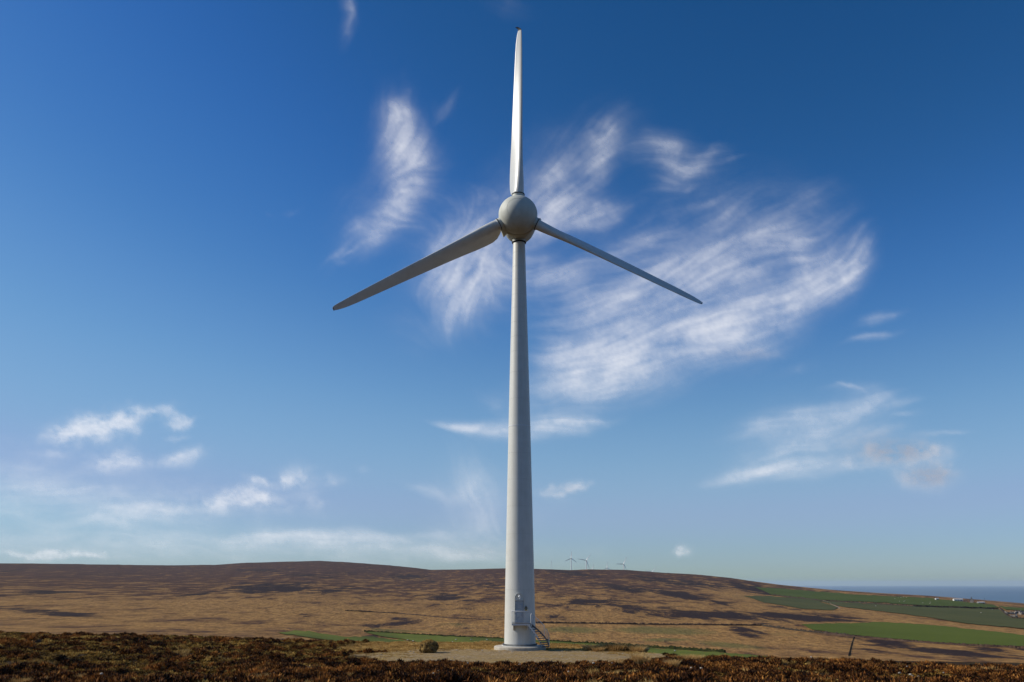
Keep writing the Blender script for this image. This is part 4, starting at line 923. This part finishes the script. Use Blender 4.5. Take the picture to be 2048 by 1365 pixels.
# strokes: ((points), half width start, half width end, density, fibre strength, edge)
ST_ = [
 # big swirl, lower lobe fanning from the lower left to the right and curling up
 ([(1060,812),(1130,770),(1230,735),(1350,700),(1470,660),(1580,615),(1670,560),(1715,500),(1730,450)], [40,52,56,54,48,42,32,20,10], .95),
 ([(1110,700),(1190,690),(1290,668),(1400,640),(1500,612),(1590,590)], [22,36,38,34,28,20], .55),
 ([(1110,690),(1150,745),(1170,790)], [35,40,30], .55),
 ([(1100,760),(1300,700),(1500,620),(1640,560)], [80,95,95,60], .09), ([(1200,600),(1400,520),(1600,480)], [60,80,50], .14), ([(900,440),(960,540),(900,620)], [60,80,50], .14), ([(1090,440),(1150,380),(1200,300)], [50,50,30], .14), ([(740,470),(800,420),(830,300)], [50,50,40], .10), ([(1120,610),(1240,600)], [70,60], .10),
 ([(700,470),(760,400),(800,330),(800,200)], [60,60,60,40], .14), ([(830,620),(900,560),(1000,480),(1080,380),(1200,260)], [70,80,80,80,60], .20), ([(1300,320),(1400,340)], [70,60], .08), ([(1080,560),(1250,500),(1400,440),(1560,420),(1680,400)], [50,60,70,70,40], .13),
 ([(1460,900),(1600,860),(1800,820)], [60,60,40], .12), ([(100,900),(300,870)], [60,50], .08), ([(400,1000),(680,1010)], [50,50], .08), ([(850,640),(900,700)], [50,40], .10), ([(1070,640),(1180,630),(1250,600)], [30,30,20], .25), ([(1220,300),(1240,250)], [30,24], .15),
 # upper lobe
 ([(1180,640),(1290,580),(1400,520),(1490,485),(1570,478),(1630,500)], [28,40,46,44,32,14], .52),
 ([(1300,610),(1390,575),(1480,545),(1560,530)], [40,42,40,30], .45),
 ([(1590,505),(1612,530),(1622,565)], [14,16,10], .55),
 ([(1540,600),(1590,585),(1640,540),(1680,480)], [30,30,26,14], .4),
 ([(1450,480),(1480,430),(1510,385)], [40,40,24], .22), ([(1540,470),(1590,430),(1650,380)], [34,34,20], .22), ([(1640,480),(1700,430)], [30,16], .2), ([(1690,560),(1725,520),(1740,470)], [22,18,10], .45),
 ([(1480,700),(1530,712),(1560,716)], [14,10,6], .3),
 # left column cloud
 ([(806,180),(800,230),(800,280),(818,330),(838,355)], [14,30,36,38,26], .72),
 ([(845,345),(815,380),(775,425),(735,450)], [26,28,26,18], .62),
 ([(780,430),(760,470),(740,500)], [34,30,20], .38), ([(720,440),(722,470)], [14,10], .4), ([(905,190),(870,250)], [14,10], .18), ([(690,0),(700,30),(690,80)], [14,16,10], .3), ([(1000,10),(1040,25)], [30,20], .12),
 # cloud under the left blade
 ([(985,400),(940,430),(900,460)], [26,36,36], .5), ([(1010,500),(960,520),(910,545),(860,565)], [46,50,46,30], .70),
 ([(1010,540),(950,580),(900,610)], [40,44,34], .62), ([(930,600),(915,640),(900,670)], [36,30,16], .4), ([(1000,470),(940,490),(880,500)], [30,30,26], .4),
 # cloud right of the upper blade
 ([(1070,470),(1090,420),(1110,380),(1140,355)], [30,40,38,28], .66), ([(1080,365),(1130,355)], [22,18], .5),
 ([(1130,420),(1170,380),(1205,330),(1222,285),(1215,250),(1185,245)], [34,28,18,14,14,12], .50), ([(1180,255),(1205,300)], [10,14], .4),
 ([(1130,430),(1180,430),(1230,420),(1262,412)], [22,22,14,8], .42), ([(1190,420),(1212,408)], [16,12], .5), ([(1150,450),(1200,455),(1245,435)], [14,12,8], .3),
 ([(1070,540),(1120,550),(1160,540)], [34,30,22], .4), ([(1070,600),(1130,600),(1190,590)], [40,34,24], .22), ([(1230,495),(1270,485),(1320,475)], [14,14,8], .38), ([(1200,515),(1250,505)], [18,12], .25),
 # small high patches
 ([(1290,300),(1330,290),(1370,300)], [22,24,18], .38), ([(1325,370),(1360,350),(1395,330),(1438,285)], [12,18,16,6], .58), ([(1300,270),(1340,310),(1350,350)], [16,20,16], .28),
 ([(1370,382),(1385,380)], [8,7], .35), ([(1380,418),(1410,412),(1440,408)], [8,10,6], .38), ([(1450,325),(1480,310)], [8,6], .2),
 ([(668,512),(690,500),(702,505)], [8,8,6], .3), ([(668,520),(690,527)], [6,5], .3), ([(535,430),(540,435)], [5,5], .2), ([(575,433),(595,432)], [6,4], .2),
 ([(1725,640),(1760,634),(1795,627)], [10,10,5], .4), ([(1705,680),(1740,677),(1775,673)], [6,8,5], .4), ([(1670,765),(1700,775),(1740,790)], [3,4,3], .45), ([(1590,735),(1610,735)], [10,9], .22),
 # lens cloud behind the tower
 ([(870,848),(920,855),(980,862),(1050,860)], [4,9,14,18], .75), ([(1050,856),(1110,848),(1165,848),(1218,850)], [16,20,20,5], .9),
 ([(980,790),(1000,830)], [20,10], .22),
 # streaky cloud on the right
 ([(1400,968),(1480,950),(1570,935),(1660,928),(1760,925)], [8,14,18,18,10], .62), ([(1500,905),(1580,885),(1650,870),(1700,835),(1760,805),(1830,798)], [22,28,28,24,20,6], .52),
 ([(1470,875),(1540,850),(1620,828),(1700,820)], [16,18,16,14], .38), ([(1560,915),(1650,895),(1720,870),(1800,855)], [20,22,16,8], .40), ([(1785,828),(1820,828)], [5,4], .5), ([(1700,870),(1735,855)], [6,5], .4),
 ([(1830,872),(1930,860)], [6,4], .3),
 # greyish pink puffs
 ([(1710,895),(1780,900),(1880,905)], [16,26,20], 1.0), ([(1800,950),(1860,952),(1905,955)], [16,24,16], 1.0),
 # left cumulus shreds
 ([(90,876),(160,857),(215,848),(260,835),(305,820)], [15,21,23,21,14], 1.0), ([(270,850),(265,872)], [12,8], .35), ([(300,822),(340,820),(360,835)], [10,14,10], .5), ([(340,850),(370,843),(385,835)], [10,12,6], .6), ([(335,878),(380,870)], [6,5], .3),
 ([(80,912),(130,910)], [9,9], .42), ([(180,925),(240,922),(290,925)], [16,20,14], .8), ([(322,927),(365,918),(402,905)], [10,15,12], .8),
 ([(395,1014),(450,1003),(500,990),(565,1002)], [11,16,20,10], .95), ([(495,955),(520,960),(545,970)], [7,8,6], .5), ([(560,968),(600,955),(615,945)], [14,22,14], .62), ([(640,968),(685,958)], [12,12], .35),
 ([(160,1040),(230,1035),(300,1025),(380,1020)], [6,12,14,8], .65), ([(240,1040),(265,1060)], [18,10], .6), ([(200,1015),(330,1012)], [8,8], .35), ([(620,1000),(645,1025)], [24,14], .32), ([(600,1000),(560,1020)], [20,14], .15),
 ([(420,1082),(500,1085),(560,1075)], [5,10,10], .42), ([(480,1075),(600,1072),(700,1070),(820,1082)], [6,14,14,6], .52), ([(600,1090),(720,1095)], [16,12], .35), ([(690,1098),(800,1095),(900,1105),(1000,1100)], [6,10,14,12], .42), ([(880,1098),(960,1100)], [16,16], .3),
 ([(0,1110),(60,1112),(150,1113),(240,1116)], [8,9,8,5], .7), ([(80,1106),(120,1108)],[5,5],.4), ([(0,960),(40,980),(140,980),(280,1000)], [50,44,24,8], .28), ([(0,1000),(60,1010)], [60,30], .16), ([(-200,980),(0,975),(200,1000),(500,1040)], [90,90,70,40], .26), ([(-200,1080),(200,1085),(700,1100),(1200,1110)], [30,32,30,24], .24),
 ([(935,940),(960,1010),(975,1080)], [44,56,34], .55), ([(820,975),(880,990),(930,1010)], [6,14,14], .25), ([(1070,985),(1120,980),(1150,972),(1185,968)], [8,14,12,7], .68), ([(1080,1020),(1090,1050)], [24,20], .12),
 ([(1345,1104),(1365,1100),(1385,1098)], [8,11,9], .85), ([(300,1088),(318,1090)], [4,4], .4), ([(820,1070),(880,1068),(930,1065)], [5,8,5], .3), ([(720,935),(735,940)], [8,8], .22),
 ([(0,1085),(300,1095),(700,1110),(1000,1120)], [22,26,26,20], .14)]
wx = (fbm(FU/70, FV/70, 4, 201)-.5); wy = (fbm(FU/70+50, FV/70+50, 4, 207)-.5)
wx2 = (fbm(FU/16, FV/16, 3, 211)-.5); wy2 = (fbm(FU/16+50, FV/16+50, 3, 217)-.5)
WU = FU+wx*40+wx2*8; WV = FV+wy*30+wy2*7
den = np.zeros_like(FU); tx = np.zeros_like(FU)+1e-3; ty = np.zeros_like(FU)
for pts, wds, dn in ST_:
    small = max(wds) < 24
    PU, PV = (FU+wx*22+wx2*14, FV+wy*16+wy2*12) if small else (WU, WV)
    pu = [p_[0] for p_ in pts]; pv = [p_[1] for p_ in pts]; pad = 3.2*max(wds)+30
    jj = np.where((FU[0] > min(pu)-pad) & (FU[0] < max(pu)+pad))[0]; ii = np.where((FV[:, 0] > min(pv)-pad) & (FV[:, 0] < max(pv)+pad))[0]
    if len(jj) == 0 or len(ii) == 0: continue
    sl_ = (slice(ii[0], ii[-1]+1), slice(jj[0], jj[-1]+1)); pu_, pv_ = PU[sl_], PV[sl_]
    lens = [math.hypot(pts[q_+1][0]-pts[q_][0], pts[q_+1][1]-pts[q_][1]) for q_ in range(len(pts)-1)]; cum = np.concatenate([[0], np.cumsum(lens)]); tpar = np.zeros(pu_.shape); best = np.full(pu_.shape, 1e9); bx = np.zeros(pu_.shape); by = np.zeros(pu_.shape)
    for k in range(len(pts)-1):
        ax, ay = pts[k]; bx_, by_ = pts[k+1]; dx, dy = bx_-ax, by_-ay; L2 = dx*dx+dy*dy
        f = np.clip(((pu_-ax)*dx+(pv_-ay)*dy)/L2, 0, 1); d = np.hypot(pu_-ax-f*dx, pv_-ay-f*dy)/(wds[k]+(wds[k+1]-wds[k])*f)
        mk = d < best; tpar = np.where(mk, (cum[k]+f*lens[k])/cum[-1], tpar); best = np.where(mk, d, best); bx = np.where(mk, dx/math.sqrt(L2), bx); by = np.where(mk, dy/math.sqrt(L2), by)
    tp = .17 if len(pts) > 2 else .4
    g = np.exp(-best**2*1.0)*dn*(.70 if not small else .78)*(.35+.65*sst(0, tp, tpar)*sst(0, tp, 1-tpar))
    den[sl_] = 1-(1-den[sl_])*(1-np.clip(g, 0, .98)); wgt = np.exp(-best**2*.35); tx[sl_] += bx*wgt; ty[sl_] += by*wgt
nrm = np.hypot(tx, ty)+1e-6; tx /= nrm; ty /= nrm
ang = (fbm(FU/70, FV/70, 3, 231)-.5)*.8+(fbm(FU/24, FV/24, 2, 236)-.5)*.25; tx, ty = tx*np.cos(ang)-ty*np.sin(ang), tx*np.sin(ang)+ty*np.cos(ang)
def lic(src, n):
    acc = src.copy(); cnt = 1.0
    H_, W_ = src.shape; jj, ii = np.meshgrid(np.arange(W_, dtype=float), np.arange(H_, dtype=float))
    for sg in (1, -1):
        x, y = jj.copy(), ii.copy()
        for k in range(n):
            xi = np.clip(x.astype(int), 0, W_-1); yi = np.clip(y.astype(int), 0, H_-1)
            x = x+sg*tx[yi, xi]; y = y+sg*ty[yi, xi]; wk = .5+.5*math.cos(math.pi*k/n)
            x0 = np.clip(np.floor(x).astype(int), 0, W_-2); y0 = np.clip(np.floor(y).astype(int), 0, H_-2); fx = np.clip(x-x0, 0, 1); fy = np.clip(y-y0, 0, 1)
            smp = (src[y0, x0]*(1-fx)+src[y0, x0+1]*fx)*(1-fy)+(src[y0+1, x0]*(1-fx)+src[y0+1, x0+1]*fx)*fy
            acc += wk*smp; cnt += wk
    return acc/cnt
soft = fbm(FU/90, FV/60, 5, 260, .6)
s1 = sst(.30, .78, fbm(FU/13, FV/13, 3, 250, .7)); s2 = sst(.25, .8, fbm(FU/34, FV/34, 3, 255, .6)); s3 = rng.random(FU.shape)**2.2*2.6
fibre = lic(den*(.25+1.1*s1*.9+.55*s2+.55*(s3-.6)), 22)
f2 = lic(den*(.3+.9*sst(.3, .75, fbm(FU/7, FV/7, 4, 310, .7))), 7)
turb = fbm((FU+wx*60)/30, (FV+wy*60)/30, 5, 320, .62)
high = (.62*fibre+.14*f2*1.3+.30*den*np.clip(1+1.5*(turb-.5), 0, 2))*(1+1.3*(soft-.5))
tex = lic(s1*.6+.4*rng.random(FU.shape), 16); tex = (tex-tex.mean())/tex.std(); high = high*(1+.09*tex)
high = high+.35*den*(s2-.35)*fibre/(den.max()+.01)
puff = den*(1+2.4*(fbm(FU/26, FV/16, 5, 270, .62)-.5))
low = np.clip(1.6*blobs(FU, FV, [(250,865,190,62,0,1),(520,985,200,40,-.02,1),(1125,978,90,22,0,1),(1365,1103,45,18,0,1),(120,1111,190,12,0,1),(1820,925,110,48,0,1),(1480,1090,90,30,0,1)]), 0, 1)
alpha = np.clip(high*(1-low)*1.05*(1+.35*(fbm(FU/6, FV/6, 3, 300, .7)-.5))+puff*low*1.1, 0, 2)
alpha = np.clip(alpha-.006, 0, 2); alpha = .92*(1-np.exp(-.86*alpha**1.22))
AL = np.zeros_like(U); AL[j0:, i0:i1] = alpha
out = np.ones_like(U, bool); out[j0:, i0:i1] = False
AL[out] = (.10*sst(.5, .7, fbm(U/900, V/500, 3, 280)))[out]
TH = np.zeros_like(U); TH[j0:, i0:i1] = blobs(FU, FV, [(1790,900,95,34,0,1.1),(1860,952,65,30,0,1.1),(1510,712,60,14,0,.5),(1125,978,60,16,0,.3),(1000,1100,100,14,0,.3)])  # shading inside the denser grey clouds, put into their colour
dx, dy, dz = dir_np(U, V); nn = np.sqrt(dx*dx+dy*dy+dz*dz); dx, dy, dz = dx/nn, dy/nn, np.maximum(dz/nn, .004)
Hc, Rc = 3500., 700000.      # cap: z = Hc - d^2/(2 Rc)
hd = np.hypot(dx, dy); a_ = hd*hd/(2*Rc); dist = (-dz+np.sqrt(dz*dz+4*a_*Hc))/(2*np.maximum(a_, 1e-12))
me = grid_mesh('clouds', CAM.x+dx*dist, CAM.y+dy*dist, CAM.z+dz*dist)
add_attr(me, 'cloud', AL); add_attr(me, 'thick_shade', TH)
m = bpy.data.materials.new('cloud_vapour'); m.use_nodes = True; t = m.node_tree; t.nodes.clear()
f, _ = attr(t, 'cloud'); th, _ = attr(t, 'thick_shade')
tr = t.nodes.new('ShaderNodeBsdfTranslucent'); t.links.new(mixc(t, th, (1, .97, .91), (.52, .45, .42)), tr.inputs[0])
tp = t.nodes.new('ShaderNodeBsdfTransparent'); mx = t.nodes.new('ShaderNodeMixShader'); out_ = t.nodes.new('ShaderNodeOutputMaterial')
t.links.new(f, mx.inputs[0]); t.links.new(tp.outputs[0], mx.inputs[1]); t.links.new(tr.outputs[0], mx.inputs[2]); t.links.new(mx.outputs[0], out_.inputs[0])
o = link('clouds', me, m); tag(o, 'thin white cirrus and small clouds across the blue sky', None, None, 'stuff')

# ============================================================ HAZE
bm = bmesh.new(); box(bm, (0, 0, 8), (131000, 131000, 262)); m = bpy.data.materials.new('haze_air'); m.use_nodes = True; t = m.node_tree; t.nodes.clear()
pv = t.nodes.new('ShaderNodeVolumePrincipled'); pv.inputs['Color'].default_value = (.62, .78, .95, 1); pv.inputs['Density'].default_value = 2.6e-5; pv.inputs['Anisotropy'].default_value = 0
out_ = t.nodes.new('ShaderNodeOutputMaterial'); t.links.new(pv.outputs[0], out_.inputs['Volume'])
HAZE = link('haze', bm_me(bm, 'haze'), m); tag(HAZE, 'thin pale sea haze near the horizon', None, None, 'stuff')
print('tris', sum(len(o.data.loop_triangles) if False else sum(p.loop_total-2 for p in o.data.polygons) for o in bpy.data.objects if o.type == 'MESH' and len(o.data.polygons) < 5e4)+0)
